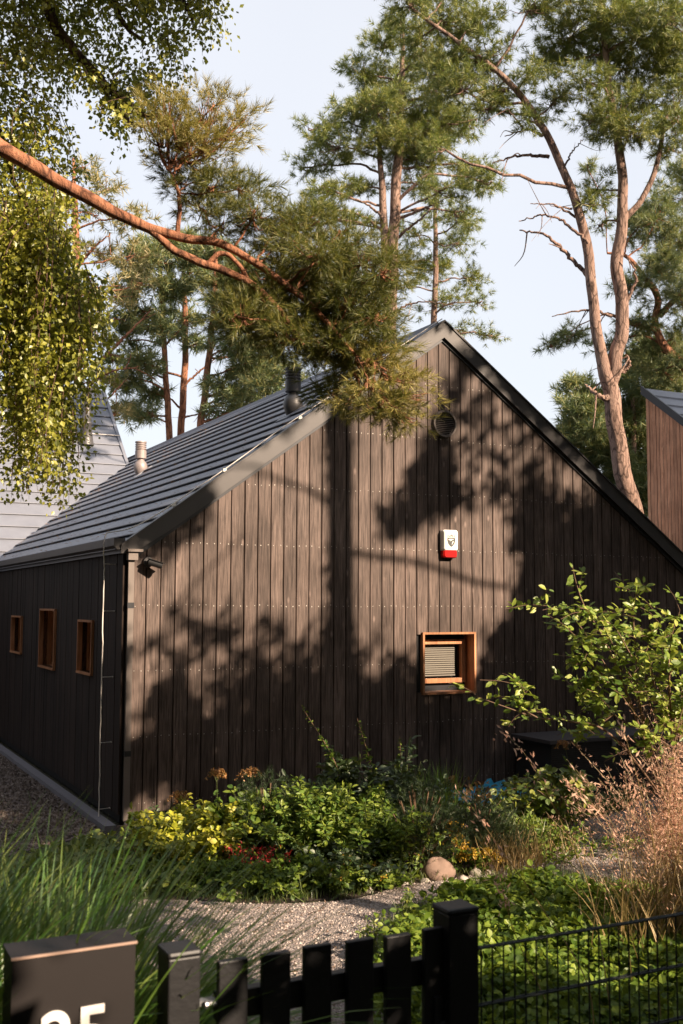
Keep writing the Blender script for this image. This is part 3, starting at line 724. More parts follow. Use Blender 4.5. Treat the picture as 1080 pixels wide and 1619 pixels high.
MF = empty('mesh_fence', Wf(.9, 0, 0), 'dark welded wire mesh fence panel to the right of the gate', 'fence')
m_ = MB(); m_.smooth = True
a = .085
while a < 2.4:
    m_.tube([Wf(a, 0, .05), Wf(a, 0, 1.036)], .0026, 6); a += .0385
m_.build('upright_wires', MAT['wire_mesh'], MF)
m_ = MB(); m_.smooth = True
for z in (1.034, .878, .72, .565, .41, .255, .1):
    for b in (-.006, .006): m_.tube([Wf(.05, b, z), Wf(2.4, b, z)], .0034, 6)
m_.build('cross_wires', MAT['wire_mesh'], MF)
m_ = MB(); m_.smooth = True; m_.tube([Wf(.056, -.02, 1.006), Wf(.056, .02, 1.006)], .009, 12); m_.build('wire_clip', MAT['white_plastic'], MF)
fpost(2.43, 1.166, 'black square post at the far end of the wire mesh, beyond the right edge')
# number box
NB = empty('number_box', Wf(-1.06, 0, 0), 'dark metal box with white house number at the lower left corner', 'letterbox')
m_ = MB(); fbox(m_, -1.206, -.916, -.0, .11, .30, 1.183); m_.build('box_body', MAT['corten'], NB)
m_ = MB(); fbox(m_, -1.209, -.913, -.004, .0, 1.181, 1.1865); m_.build('lit_front_edge', MAT['box_edge'], NB)  # pale strip paints the sunlight caught along the top front edge
m_ = MB(); fbox(m_, -1.209, -.913, .001, .114, 1.184, 1.187); m_.build('box_top', MAT['corten'], NB)
text_mesh('25', .165, Wf(-1.060, -.004, .938), u, Z, MAT['digit'], 'house_number', NB, .002, .0028)


# ================================================================== vegetation
def px_r(rpx, d): return rpx * d / FPX
UPV = np.array([0, 0, 1.0])

def foliage_blob(fol, wood_, root, c, rx, ry, rz, tufts, temps, tl, lean=.25, nsub=7, wood_r=.012, spread=1.0, sub_r=.32):
    """fill an ellipsoid with branchlets that end in clusters of needle shoots"""
    subs = []
    for _ in range(nsub):
        d = norm(rng.normal(size=3)); rr = rng.random() ** .45
        e = c + d * np.array([rx, rz, ry]) * rr
        subs.append(e)
        if wood_ is not None:
            mid = root * .5 + e * .5 + rng.normal(size=3) * .06 * np.linalg.norm(e - root) - Z * .03
            wood_.tube(curve([root, mid, e], 7), np.linspace(wood_r, wood_r * .3, 7), 5, cap=False)
    per = max(3, int(tufts / max(1, nsub)))
    P_ = []; D_ = []
    for e in subs:
        r_ = sub_r * min(rx, ry, max(rz, .1)) + .04
        k = int(per * (.6 + .8 * rng.random()))
        q = rng.normal(size=(k, 3)); q = norm(q) * (rng.random(k)[:, None] ** .5); q *= np.array([1.25, 1.25, .62]) * r_ * 1.5
        P_.append(e + q); D_.append(norm(q / r_ * .8 + norm(e - root) * .6 + rng.normal(size=(k, 3)) * .45 + UPV * lean))
    P_ = np.vstack(P_); D_ = np.vstack(D_)
    w = rng.integers(0, len(temps), len(P_))
    for i, (tv, tf) in enumerate(temps):
        s = w == i
        if s.any():
            scatter(fol, tv, tf, P_[s], frames(D_[s], rng.normal(size=(s.sum(), 3))), tl * (.7 + .6 * rng.random(s.sum())))

def pine(name, label, cat, trunks, blobs, d0, mat_f, mat_b, temps, tl, dens=1.0, group=None, dead=(), twigs=None, spreadz=1.0, base_px=None, wr=.022, sub_r=.32, dvar=.6, nsubk=1.0):
    """trunks: list of [(px,py,rpx)...] ; blobs: (px,py,rx,ry[,ddepth]) in photo px at distance d0"""
    T3 = []
    for tr in trunks:
        P = [at(q[0], q[1], d0 + (q[3] if len(q) > 3 else 0)) for q in tr]; r = [px_r(q[2], d0) for q in tr]
        T3.append((np.array(P), np.array(r)))
    b0 = T3[0][0][0].copy(); b0[2] = 0
    root = empty(name, b0, label, cat, group)
    m_ = MB(); m_.smooth = True
    for i, (P, r) in enumerate(T3):
        if i == 0 and P[0][2] > .3:
            base = P[0] - (P[1] - P[0]) / max(1e-3, (P[1] - P[0])[2]) * P[0][2] * .35; base[2] = -.1
            P = np.vstack([base, P]); r = np.concatenate([[r[0] * 1.25], r])
        n = 10 * len(P); pc = curve(np.hstack([P, r[:, None]]), n)
        wv = np.arange(n)[:, None] * .55 + rng.random(3)[None] * 6
        pts = pc[:, :3] + np.sin(wv) * pc[:, 3:4] * .10
        m_.tube(pts, np.maximum(pc[:, 3], .006), 12, wob=.05)
    m_.build('trunk', mat_b, root)
    TP = np.vstack([curve(np.hstack([P, r[:, None]]), 40) for P, r in T3])
    fol = MB(); w_ = MB(); w_.smooth = True
    for bl in blobs:
        x, y, rx, ry = bl[:4]; dd = bl[4] if len(bl) > 4 else (rng.uniform(*dvar) if isinstance(dvar, tuple) else rng.uniform(-dvar, dvar))
        c = at(x, y, d0 + dd); RX, RY = px_r(rx, d0), px_r(ry, d0); RZ = min(RX * 1.1, RX * .6 + .5) * spreadz
        # attach point: close in plan and somewhat lower than the blob
        dist = np.linalg.norm(TP[:, :3] - c, axis=1) + np.maximum(0, TP[:, 2] - c[2] + .15 * np.linalg.norm(TP[:, :2] - c[:2], axis=1)) * 1.5
        a = TP[np.argmin(dist)]
        L = np.linalg.norm(c - a[:3])
        tip = c + (c - a[:3]) / (L + 1e-6) * RX * .3
        mid = (a[:3] + c) / 2 + rng.normal(size=3) * .07 * L + Z * .04 * L
        br = curve([a[:3], mid, c, tip], 14, .012 * L)
        w_.tube(br, np.linspace(min(a[3] * .5, wr * (.6 + L * .35)), wr * .35, 14), 6, cap=False)
        area = rx * ry / 1000.0
        nt = int(dens * 132 * area)
        foliage_blob(fol, w_, br[8], c, RX, RY, RZ, nt, temps, tl, nsub=max(4, int(nsubk * (5 + area * 4.5))), wood_r=wr * .45, sub_r=sub_r)
        foliage_blob(fol, w_, br[11], c, RX * .6, RY * .6, RZ * .6, nt * .25, temps, tl, nsub=3, wood_r=wr * .4, sub_r=sub_r)
    for dl in dead:
        P = [at(q[0], q[1], d0 + rng.uniform(-.2, .2)) for q in dl]; r0 = px_r(dl[0][2], d0); n = 8 * len(P)
        w_.tube(curve(P, n, .01), np.linspace(r0, r0 * .25, n), 6, cap=False)
        for _ in range(2 if r0 > .02 else 1):
            k = rng.integers(len(P) * 3, n - 1); pc = curve(P, n)[k]; e = pc + np.array([rng.normal() * .35, rng.normal() * .3, rng.normal() * .3 - .1])
            w_.tube(curve([pc, (pc + e) / 2 + rng.normal(size=3) * .05, e], 8), np.linspace(r0 * .3, r0 * .1, 8), 5, cap=False)
    w_.build('branches', mat_b, root)
    if fol.n: fol.build('foliage', mat_f, root)
    return root, T3

# ---- centre pine behind the ridge
pine('pine_tree', 'tall twin-trunked pine standing behind the roof peak, centre of the picture', 'pine tree',
     [[(617, 560, 10), (619, 480, 9.5), (621, 400, 9), (626, 300, 8), (632, 210, 6.5), (636, 110, 4), (638, 40, 2)],
      [(612, 560, 7), (609, 430, 6.5), (606, 330, 6), (601, 250, 4), (598, 190, 2.5)]],
     [(635, 40, 32, 26), (605, 75, 36, 26), (668, 85, 44, 28), (575, 118, 36, 24), (625, 125, 52, 32), (690, 140, 46, 28), (560, 172, 44, 28), (630, 178, 60, 32),
      (705, 195, 50, 30), (745, 190, 28, 18), (498, 205, 34, 22), (532, 232, 46, 26), (600, 225, 56, 30), (675, 250, 60, 32), (742, 262, 42, 24), (485, 265, 26, 20),
      (520, 298, 42, 22), (768, 290, 32, 20), (500, 332, 34, 24), (545, 350, 44, 22), (700, 300, 34, 20), (725, 335, 34, 18), (655, 290, 30, 16), (570, 300, 34, 16), (560, 395, 30, 14), (668, 210, 60, 34), (590, 165, 50, 30), (640, 235, 50, 28)],
     22.0, MAT['needle'], MAT['pine_bark'], T_FAR, .30, dens=.85, wr=.030,
     dead=[[(612, 420, 3), (560, 400, 2), (520, 385, 1)], [(622, 350, 3), (670, 330, 2), (700, 318, 1)], [(622, 380, 3), (660, 350, 2), (690, 322, 1)], [(610, 370, 3), (570, 340, 2), (520, 330, 1)], [(612, 450, 2.5), (575, 432, 2), (545, 430, 1)], [(615, 500, 2.5), (650, 480, 2), (690, 478, 1)], [(606, 345, 2.5), (570, 318, 2), (490, 302, 1)]], group='pines behind the house')
# ---- smaller pine right of it
pine('pine_tree', 'slender pine with sparse drooping crown just right of the roof peak', 'pine tree',
     [[(686, 540, 5), (688, 470, 4.5), (689, 400, 4), (688, 340, 3), (690, 290, 1.6)]],
     [(690, 322, 34, 24), (662, 372, 34, 24), (722, 385, 38, 26), (685, 425, 50, 22), (742, 440, 34, 16), (640, 455, 26, 14), (705, 482, 46, 16), (755, 478, 22, 12), (770, 530, 34, 11), (728, 522, 26, 12), (655, 415, 26, 18), (730, 345, 28, 18), (700, 540, 34, 12)],
     25.0, MAT['needle'], MAT['pine_bark'], T_FAR, .30, dens=.8, wr=.026, group='pines behind the house')
# ---- right forked pine
pine('forked_pine', 'big forked pine with a pale pink-brown trunk in front of the orange house', 'pine tree',
     [[(1012, 860, 15.5), (990, 770, 14.5), (975, 690, 13.5), (966, 620, 13), (950, 560, 9.5), (938, 480, 8.5), (930, 400, 8), (912, 325, 7), (880, 245, 6), (848, 185, 5.5), (800, 125, 4.5), (745, 82, 3.8), (690, 42, 3), (650, 15, 2)],
      [(966, 615, 10), (975, 560, 11), (985, 500, 10.5), (976, 420, 10), (985, 330, 8.5), (980, 240, 7), (965, 150, 6), (955, 60, 4.5), (948, -60, 3.5)],
      [(985, 350, 5), (1018, 310, 4.5), (1040, 255, 4), (1052, 190, 3), (1075, 160, 2)]],
     [(648, 8, 34, 24), (700, 35, 44, 28), (665, 62, 30, 22), (752, 40, 46, 26), (775, 88, 46, 26), (715, 96, 38, 24), (730, 142, 44, 26), (790, 138, 44, 24), (690, 118, 26, 20), (835, 118, 24, 18), (872, 165, 36, 18), (838, 190, 30, 15), (768, 172, 30, 18), (640, -30, 60, 22), (720, -20, 50, 22), (690, 235, 22, 14),
      (900, 60, 56, 40), (880, 96, 40, 26), (955, 30, 56, 42), (1010, 60, 60, 44), (1060, 30, 60, 50), (1055, 100, 50, 40), (985, 110, 50, 34), (930, 130, 36, 24), (900, -20, 70, 30), (1000, -30, 80, 40), (840, 10, 40, 16),
      (975, 180, 46, 28), (1025, 165, 50, 30), (1068, 185, 40, 34), (1000, 205, 44, 20), (950, 205, 30, 20), (935, 190, 22, 16), (1060, 235, 26, 16), (1090, 120, 40, 60), (940, 300, 26, 20), (930, 325, 20, 14), (950, 355, 18, 14)],
     17.0, MAT['needle'], MAT['pine_bark'], T_FAR, .25, dens=.85, wr=.026,
     dead=[[(937, 445, 4.5), (900, 405, 3.5), (862, 372, 2.5), (822, 364, 1.2)], [(930, 385, 3), (890, 350, 2.5), (855, 340, 2), (820, 350, 1)], [(918, 350, 2.5), (880, 325, 2), (838, 322, 1)],
           [(905, 330, 2), (870, 325, 1)], [(868, 248, 3.5), (825, 245, 2.5), (778, 258, 1.2)], [(858, 215, 3), (835, 205, 2.5), (800, 215, 1)], [(805, 142, 3.5), (765, 145, 2.5), (725, 140, 1.2)], [(890, 270, 2), (905, 240, 1.5), (922, 220, .8)],
           [(968, 500, 3), (925, 490, 2.5), (872, 500, 1.2)], [(830, 205, 2), (800, 170, 1.4)], [(962, 630, 5.5), (945, 625, 4.5), (925, 608, 3)], [(990, 480, 3), (1005, 440, 2.5), (992, 405, 1)], [(985, 590, 4), (995, 575, 3), (990, 560, 2)]], group='pines behind the house')
# ---- right background pines
pine('pine_tree', 'leaning reddish pine reaching in from the right edge above the orange house', 'pine tree',
     [[(1130, 700, 8), (1095, 600, 7), (1050, 545, 6), (1036, 510, 5.6), (1040, 470, 5.2), (1020, 440, 4.5), (990, 405, 3), (960, 400, 1.8)], [(1036, 520, 5), (1000, 512, 4), (960, 495, 2)], [(1042, 500, 5), (1070, 470, 4), (1100, 440, 3)]],
     [(1040, 340, 40, 34), (1075, 380, 36, 40), (1010, 360, 30, 24), (1045, 425, 46, 28), (1075, 470, 34, 34), (1000, 455, 28, 20), (1015, 510, 32, 22), (1068, 535, 34, 26), (1008, 560, 34, 24), (930, 265, 0.1, .1), (905, 530, 34, 16), (875, 545, 20, 10), (1045, 585, 46, 24), (1090, 300, 40, 50), (960, 545, 22, 14)],
     24.0, MAT['needle_back'], MAT['pine_bark_red'], T_FAR, .36, dens=1.1, wr=.03, group='pines behind the house')
pine('pine_tree', 'low bushy pine showing between the black roof slope and the orange house', 'pine tree',
     [[(1008, 900, 5), (1000, 780, 5), (1003, 690, 4), (1000, 620, 3)], [(920, 900, 4), (925, 780, 4), (922, 690, 3), (930, 630, 2)]],
     [(925, 620, 36, 22), (905, 655, 34, 24), (945, 660, 40, 26), (930, 700, 46, 24), (900, 690, 26, 16), (960, 730, 40, 24), (1005, 640, 28, 30), (1010, 700, 24, 34), (1005, 760, 30, 34), (950, 765, 36, 22), (1000, 800, 36, 30), (990, 600, 26, 16), (925, 735, 30, 14), (1015, 670, 22, 30), (1018, 740, 20, 40), (1060, 560, 60, 30), (1050, 600, 50, 26)],
     27.0, MAT['needle_back'], MAT['pine_bark'], T_VFAR, .42, dens=1.5, wr=.03, group='pines behind the house')
# ---- left background pines
BG = 28.0
pine('pine_tree', 'left of three slim red-trunked pines seen above the grey roof', 'pine tree',
     [[(268, 720, 5.5), (265, 640, 5), (260, 560, 4.5), (257, 480, 4), (252, 410, 3), (248, 370, 2)]],
     [(245, 410, 44, 24), (212, 442, 34, 22), (262, 455, 36, 18), (225, 492, 40, 20), (255, 520, 40, 14), (200, 540, 30, 18), (228, 575, 34, 18), (195, 600, 26, 18), (238, 618, 30, 18), (205, 650, 28, 16), (186, 505, 24, 14), (250, 385, 30, 16), (240, 655, 26, 12)],
     BG, MAT['needle_back'], MAT['pine_bark_red'], T_VFAR, .42, dens=1.15, wr=.03, dead=[[(264, 600, 2), (225, 585, 1.5), (200, 590, 1)], [(262, 545, 2), (285, 520, 1.5), (300, 500, 1)]], group='pines behind the house')
pine('pine_tree', 'middle one of three slim pines above the grey roof, straight trunk', 'pine tree',
     [[(285, 720, 6), (289, 640, 5.5), (293, 560, 5), (292, 480, 4), (290, 420, 3), (292, 380, 2)]],
     [(292, 392, 30, 18), (300, 430, 32, 18), (288, 470, 28, 14), (300, 508, 36, 14), (278, 528, 24, 10), (305, 545, 22, 9), (180, 570, .1, .1)],
     BG + 1.2, MAT['needle_back'], MAT['pine_bark_red'], T_VFAR, .42, dens=1.1, wr=.028, dead=[[(290, 610, 2.5), (318, 585, 2), (350, 560, 1)], [(288, 650, 2), (262, 625, 1.5), (235, 622, 1)], [(290, 660, 2), (325, 652, 1)]], group='pines behind the house')
pine('pine_tree', 'right one of three slim pines above the grey roof, trunk leaning right', 'pine tree',
     [[(313, 720, 6), (322, 640, 5.5), (331, 560, 5), (338, 490, 4.5), (341, 430, 3.5), (340, 370, 2)]],
     [(345, 400, 44, 24), (375, 430, 38, 22), (335, 440, 30, 18), (372, 478, 40, 20), (345, 510, 28, 14), (372, 545, 44, 18), (388, 590, 44, 22), (355, 615, 34, 16), (400, 630, 44, 22), (430, 600, 40, 24), (420, 560, 40, 26), (345, 650, 26, 12), (445, 640, 40, 16), (410, 500, 40, 26)],
     BG - 1, MAT['needle_back'], MAT['pine_bark_red'], T_VFAR, .42, dens=1.15, wr=.03, dead=[[(330, 600, 2), (360, 585, 1.5), (400, 570, 1)], [(325, 640, 2), (370, 625, 1.5), (420, 635, 1)], [(333, 550, 2), (365, 525, 1.5), (400, 515, 1)]], group='pines behind the house')
pine('pine_tree', 'sunlit warm-toned pine with thin bare branches at the left, behind the birch', 'pine tree',
     [[(124, 720, 8), (123, 600, 7), (121, 480, 6.5), (120, 380, 6), (118, 310, 4), (116, 250, 2)]],
     [(170, 300, 34, 22), (205, 345, 40, 22), (150, 340, 26, 20), (160, 400, 36, 22), (205, 405, 38, 22), (95, 400, 30, 22), (180, 470, 36, 24), (150, 520, 26, 20), (170, 600, 26, 20), (175, 655, 32, 24), (90, 320, 26, 20), (60, 450, 40, 30), (130, 265, 30, 16), (215, 450, 30, 16)],
     26.0, MAT['needle_warm'], MAT['pine_bark_red'], T_VFAR, .38, dens=.42, wr=.026, dead=[[(124, 600, 4), (165, 565, 3), (205, 525, 2), (238, 490, 1)], [(124, 625, 3.5), (170, 590, 2.5), (220, 580, 1)], [(122, 470, 3), (155, 455, 2.5), (200, 452, 1)], [(120, 415, 3), (95, 380, 2), (85, 350, 1)], [(120, 425, 3), (150, 390, 2), (175, 370, 1)], [(123, 660, 3), (160, 640, 2), (200, 600, 1)], [(121, 500, 3), (150, 540, 2), (190, 545, 1)]], group='pines behind the house')

# ---- pine bough reaching in from the left, close to the camera
pine('near_pine', 'thick orange pine bough with dark bushy needles reaching across in front of the roof', 'pine tree',
     [[(-560, 1500, 42, -.4), (-540, 800, 40, -.4), (-500, 200, 34, -.3), (-470, -300, 26, -.2)],
      [(-505, 330, 24, -.3), (-300, 190, 20, -.1), (-100, 178, 14), (0, 232, 12.5), (80, 280, 11), (160, 324, 10), (215, 352, 8.6), (280, 374, 7.4), (350, 386, 6.4), (410, 420, 5.6), (475, 468, 4.8), (520, 512, 4), (565, 565, 2.5)],
      [(195, 342, 6), (240, 365, 6.4), (275, 395, 6), (320, 416, 6.5), (365, 432, 6), (410, 458, 5), (450, 500, 4), (480, 545, 2.5)],
      [(280, 372, 4), (284, 330, 3.5), (281, 300, 3), (268, 268, 2)],
      [(330, 415, 4), (350, 400, 4), (372, 412, 3.5), (392, 440, 3), (420, 480, 2)]],
     [(285, 285, 34, 16), (330, 296, 44, 20), (385, 300, 36, 18), (320, 330, 40, 20), (400, 338, 50, 24), (350, 355, 36, 16), (460, 352, 50, 24), (530, 372, 44, 24), (440, 385, 50, 26),
      (500, 402, 56, 28), (575, 412, 44, 28), (545, 446, 50, 30), (470, 440, 50, 30), (600, 460, 38, 26), (430, 480, 44, 28), (500, 490, 52, 30), (575, 505, 44, 28), (400, 500, 34, 26), (450, 530, 46, 28), (520, 545, 50, 26), (600, 545, 36, 24), (560, 590, 46, 22), (380, 460, 40, 24), (510, 440, 50, 30), (550, 480, 44, 28), (470, 500, 44, 28), (405, 510, 40, 30), (455, 535, 44, 30), (510, 565, 40, 26), (420, 440, 44, 28), (380, 500, 36, 30), (540, 520, 48, 30), (590, 500, 40, 30), (610, 430, 30, 24), (530, 620, 40, 20), (600, 640, 40, 20)],
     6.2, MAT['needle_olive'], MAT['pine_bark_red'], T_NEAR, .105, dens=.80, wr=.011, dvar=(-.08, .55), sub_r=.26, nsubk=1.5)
bpy.context.view_layer.update()
nb = [o for o in C.objects if o.name.startswith('near_pine')][0]
# sunlit outer sprays of the same bough (young growth, sunlight put into the yellower colour)
fol = MB(); w_ = MB(); w_.smooth = True
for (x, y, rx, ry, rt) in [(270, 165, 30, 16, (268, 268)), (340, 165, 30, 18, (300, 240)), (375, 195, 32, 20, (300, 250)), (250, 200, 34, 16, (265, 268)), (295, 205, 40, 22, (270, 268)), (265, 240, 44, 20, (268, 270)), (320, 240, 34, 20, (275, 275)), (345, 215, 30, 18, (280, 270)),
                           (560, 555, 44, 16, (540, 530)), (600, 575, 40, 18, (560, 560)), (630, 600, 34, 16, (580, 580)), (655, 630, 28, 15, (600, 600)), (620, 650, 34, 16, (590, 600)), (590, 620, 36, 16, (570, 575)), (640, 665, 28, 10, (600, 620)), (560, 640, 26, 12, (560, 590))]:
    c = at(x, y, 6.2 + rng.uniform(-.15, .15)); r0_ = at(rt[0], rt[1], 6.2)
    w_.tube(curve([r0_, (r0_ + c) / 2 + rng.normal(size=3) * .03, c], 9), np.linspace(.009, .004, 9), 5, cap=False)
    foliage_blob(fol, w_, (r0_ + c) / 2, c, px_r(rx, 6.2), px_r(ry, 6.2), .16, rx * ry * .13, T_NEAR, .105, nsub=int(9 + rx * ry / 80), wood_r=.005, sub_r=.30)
fol.build('sunlit_young_foliage', MAT['needle_sunlit'], nb); w_.build('twigs', MAT['pine_bark_red'], nb)

# ---- birch with hanging foliage, upper left
BI = empty('birch_tree', [-4.6, 5.6, 0], 'weeping birch with long hanging leafy strands filling the upper left corner', 'birch tree')
m_ = MB(); m_.smooth = True
m_.tube(curve([(-4.6, 5.6, -.1), (-4.5, 5.7, 2), (-4.2, 5.9, 4), (-3.6, 6.1, 6), (-2.9, 6.2, 7.6), (-2.2, 6.2, 9)], 40, .01), np.linspace(.2, .06, 40), 12, wob=.1); m_.build('trunk', MAT['birch_bark'], BI)
m_ = MB(); m_.smooth = True
limbs = [[(40, -260, 12), (75, 0, 9), (105, 65, 8.5), (150, 115, 8), (200, 165, 6.5), (245, 190, 3)], [(60, -300, 10), (160, -60, 6), (190, 30, 4), (230, 70, 2)], [(-100, -200, 12), (-60, 0, 9), (-20, 150, 7), (20, 280, 5), (60, 360, 3)],
         [(-120, 0, 9), (-80, 200, 7), (-30, 330, 5), (30, 400, 3)], [(150, -200, 8), (240, -80, 5), (290, 0, 3.5), (310, 50, 2)], [(150, 115, 4), (200, 190, 4), (250, 200, 1.5)], [(-150, 250, 8), (-80, 330, 6), (20, 420, 4), (100, 460, 2)]]
for L in limbs:
    P = [at(q[0], q[1], 7.2 + rng.uniform(-.2, .2)) for q in L]; n = 8 * len(P)
    m_.tube(curve(P, n, .006), np.interp(np.linspace(0, 1, n), np.linspace(0, 1, len(L)), [px_r(q[2], 7.2) for q in L]), 8, cap=False)
m_.build('limbs', MAT['birch_bark'], BI)
fol = MB(); w_ = MB()
def strand(x, y0, y1, d, leaves, ls=.036):
    a = at(x, y0, d); L = px_r(y1 - y0, d)
    side = np.array([rng.normal() * .06, rng.normal() * .08, 0])
    pts = curve([a, a + side - Z * L * .35 + rng.normal(size=3) * .02, a + side * 1.5 - Z * L * .7 + rng.normal(size=3) * .02, a + side * 1.6 - Z * L], 16)
    w_.tube(pts, np.linspace(.0035, .0012, 16), 3, cap=False)
    k = leaves; t_ = rng.random(k) * 15; i = t_.astype(int); i = np.minimum(i, 14); f_ = (t_ - i)[:, None]
    p = pts[i] * (1 - f_) + pts[i + 1] * f_
    off = rng.normal(size=(k, 3)) * np.array([.05, .05, .025]); p = p + off
    dd = norm(rng.normal(size=(k, 3)) * .6 + norm(off) * .5 - UPV * .7)
    scatter(fol, DIA_V * np.array([1, 1.15, 1]), DIA_F, p, frames(dd, rng.normal(size=(k, 3)) + np.array([0, -.5, .5])), ls * (.6 + .7 * rng.random(k)))
def top_lim(x): return float(np.interp(x, [-60, 60, 100, 130, 150, 200, 240, 262, 300, 335, 345], [260, 200, 150, 172, 196, 240, 222, 165, 120, 75, 0]))
def col_lim(y): return float(np.interp(y, [0, 130, 180, 260, 330, 400, 450, 500, 560], [200, 75, 100, 138, 142, 95, 130, 150, 150]))
HOLES = ((120, 225, 30), (72, 128, 16), (160, 40, 22), (140, 78, 20), (40, 112, 14), (112, 190, 22), (90, 235, 14), (205, 70, 16), (170, 120, 14), (245, 75, 16), (20, 190, 16), (60, 290, 14), (20, 270, 12), (100, 330, 12), (190, 210, 10), (280, 40, 12))
def hole(x, y):
    return any((x - hx) ** 2 + (y - hy) ** 2 < hr ** 2 for hx, hy, hr in HOLES)
def dens_ok(x, y0, y1):
    for y in (y0, (y0 + y1) / 2, y1):
        if y < 0: continue
        if y > top_lim(x) and not x < col_lim(y) - 8: return False
        if hole(x, y) and rng.random() < .9: return False
    return True
n = 0; BD = 7.3
while n < 1050:
    x, y = rng.uniform(-120, 340), rng.uniform(-220, 400)
    L = rng.uniform(25, 75) if x > 130 or y < 130 else rng.uniform(35, 110)
    if dens_ok(x, y, y + L):
        strand(x, y, y + L, BD + rng.uniform(-.45, .6), int(22 + L * .42), .035); n += 1
for _ in range(165):                                     # the long curtain
    x = rng.uniform(-60, 152)
    y1 = np.interp(x, [-60, 0, 18, 45, 62, 78, 95, 112, 122, 135, 145, 153], [700, 620, 690, 805, 660, 720, 830, 740, 690, 640, 560, 500]) + rng.normal() * 18
    y0 = rng.uniform(300, 430) if x < 110 else rng.uniform(420, 480)
    y1 = y0 + (y1 - y0) * (rng.random() ** .45)
    strand(x, y0, y1, BD - .2 + rng.uniform(-.4, .4), int(26 + (y1 - y0) * .40), .037)
for cx_, top, bot, k in ((48, 600, 800, 11), (96, 600, 825, 12), (88, 560, 780, 8), (30, 480, 690, 10), (120, 500, 700, 8), (135, 470, 600, 8)):
    for _ in range(k): strand(cx_ + rng.normal() * 8, top + rng.uniform(-60, 60), bot - abs(rng.normal()) * 45, BD - .2 + rng.uniform(-.15, .15), 64, .036)
# leaf clumps added overhead, outside the picture, to shade the upper mass
nn_ = 0
while nn_ < 900:
    x, y = rng.uniform(-90, 330), rng.uniform(-200, 300)
    if not dens_ok(x, y, y + 15) or (y > 170 and rng.random() < (y - 170) / 90): continue
    nn_ += 1; p = at(x, y, BD) + SUN * rng.uniform(2.4, 3.6); k = 26; q = p + rng.normal(size=(k, 3)) * .12
    scatter(fol, DIA_V * np.array([1, 1.3, 1]), DIA_F, q, frames(rdir(k, -.4), rng.normal(size=(k, 3))), .062 * (.7 + .6 * rng.random(k)))
m_ = MB(); m_.smooth = True  # limbs reaching to the added overhead clumps
for e in ((.6, 4.9, 7.6), (1.2, 4.4, 7.2), (.2, 4.6, 6.9), (.9, 5.2, 8.0)):
    m_.tube(curve([(-2.9, 6.2, 7.6), (-1.4, 5.7, 8.4), e], 16, .01), np.linspace(.05, .012, 16), 6, cap=False)
m_.build('limbs', MAT['birch_bark'], BI)
fol.build('foliage', MAT['birch_leaf'], BI); w_.build('hanging_twigs', MAT['birch_bark'], BI)

# ================================================================== garden plants
def leafy_stems(fol, st, base, n, h, spread_, leaf, tv, tf, lpm=60, r0=.004, droop=.25, h_var=.35, basr=.08, lvar=.8, flat=.65, start=.15, cone=None):
    """n stems rising from base with leaves along them"""
    for _ in range(n):
        b = base + np.array([rng.normal() * basr, rng.normal() * basr, 0])
        a = rng.random() * 2 * np.pi; o = spread_ * (rng.random() ** .6); H_ = h * (1 - h_var * rng.random()) * (1 - .35 * (o / (spread_ + 1e-6)) ** 2)
        e = b + np.array([math.cos(a) * o, math.sin(a) * o, H_])
        mid = b + (e - b) * .55 + Z * H_ * .12
        pts = curve([b, mid, e - Z * droop * o * .3], 14)
        st.tube(pts, np.linspace(r0, r0 * .4, 14), 4, cap=False)
        L = np.linalg.norm(np.diff(pts, axis=0), axis=1).sum(); k = max(4, int(L * lpm))
        t_ = (start + (1 - start) * rng.random(k)) * 12.99; i = t_.astype(int); f_ = (t_ - i)[:, None]
        p = pts[i] * (1 - f_) + pts[i + 1] * f_
        d = rdir(k, .15); d[:, 2] *= .5; d = norm(d)
        p = p + d * leaf * .35
        nr = norm(rng.normal(size=(k, 3)) * flat + UPV + np.array([.25, -.35, 0]))
        scatter(fol, tv, tf, p, frames(d, nr), leaf * (1 - lvar / 2 + lvar * rng.random(k)))
def bush(name, label, cat, base, n, h, spread_, leaf, mat, tv=LEAF_V, tf=LEAF_F, group=None, stem='green_stem', extra=None, **kw):
    root = empty(name, base, label, cat, group); fol = MB(); st = MB()
    leafy_stems(fol, st, np.array(base, float), n, h, spread_, leaf, tv, tf, **kw)
    if extra: extra(fol, st, root)
    fol.build('leaves', MAT[mat], root); st.build('stems', MAT[stem], root); return root
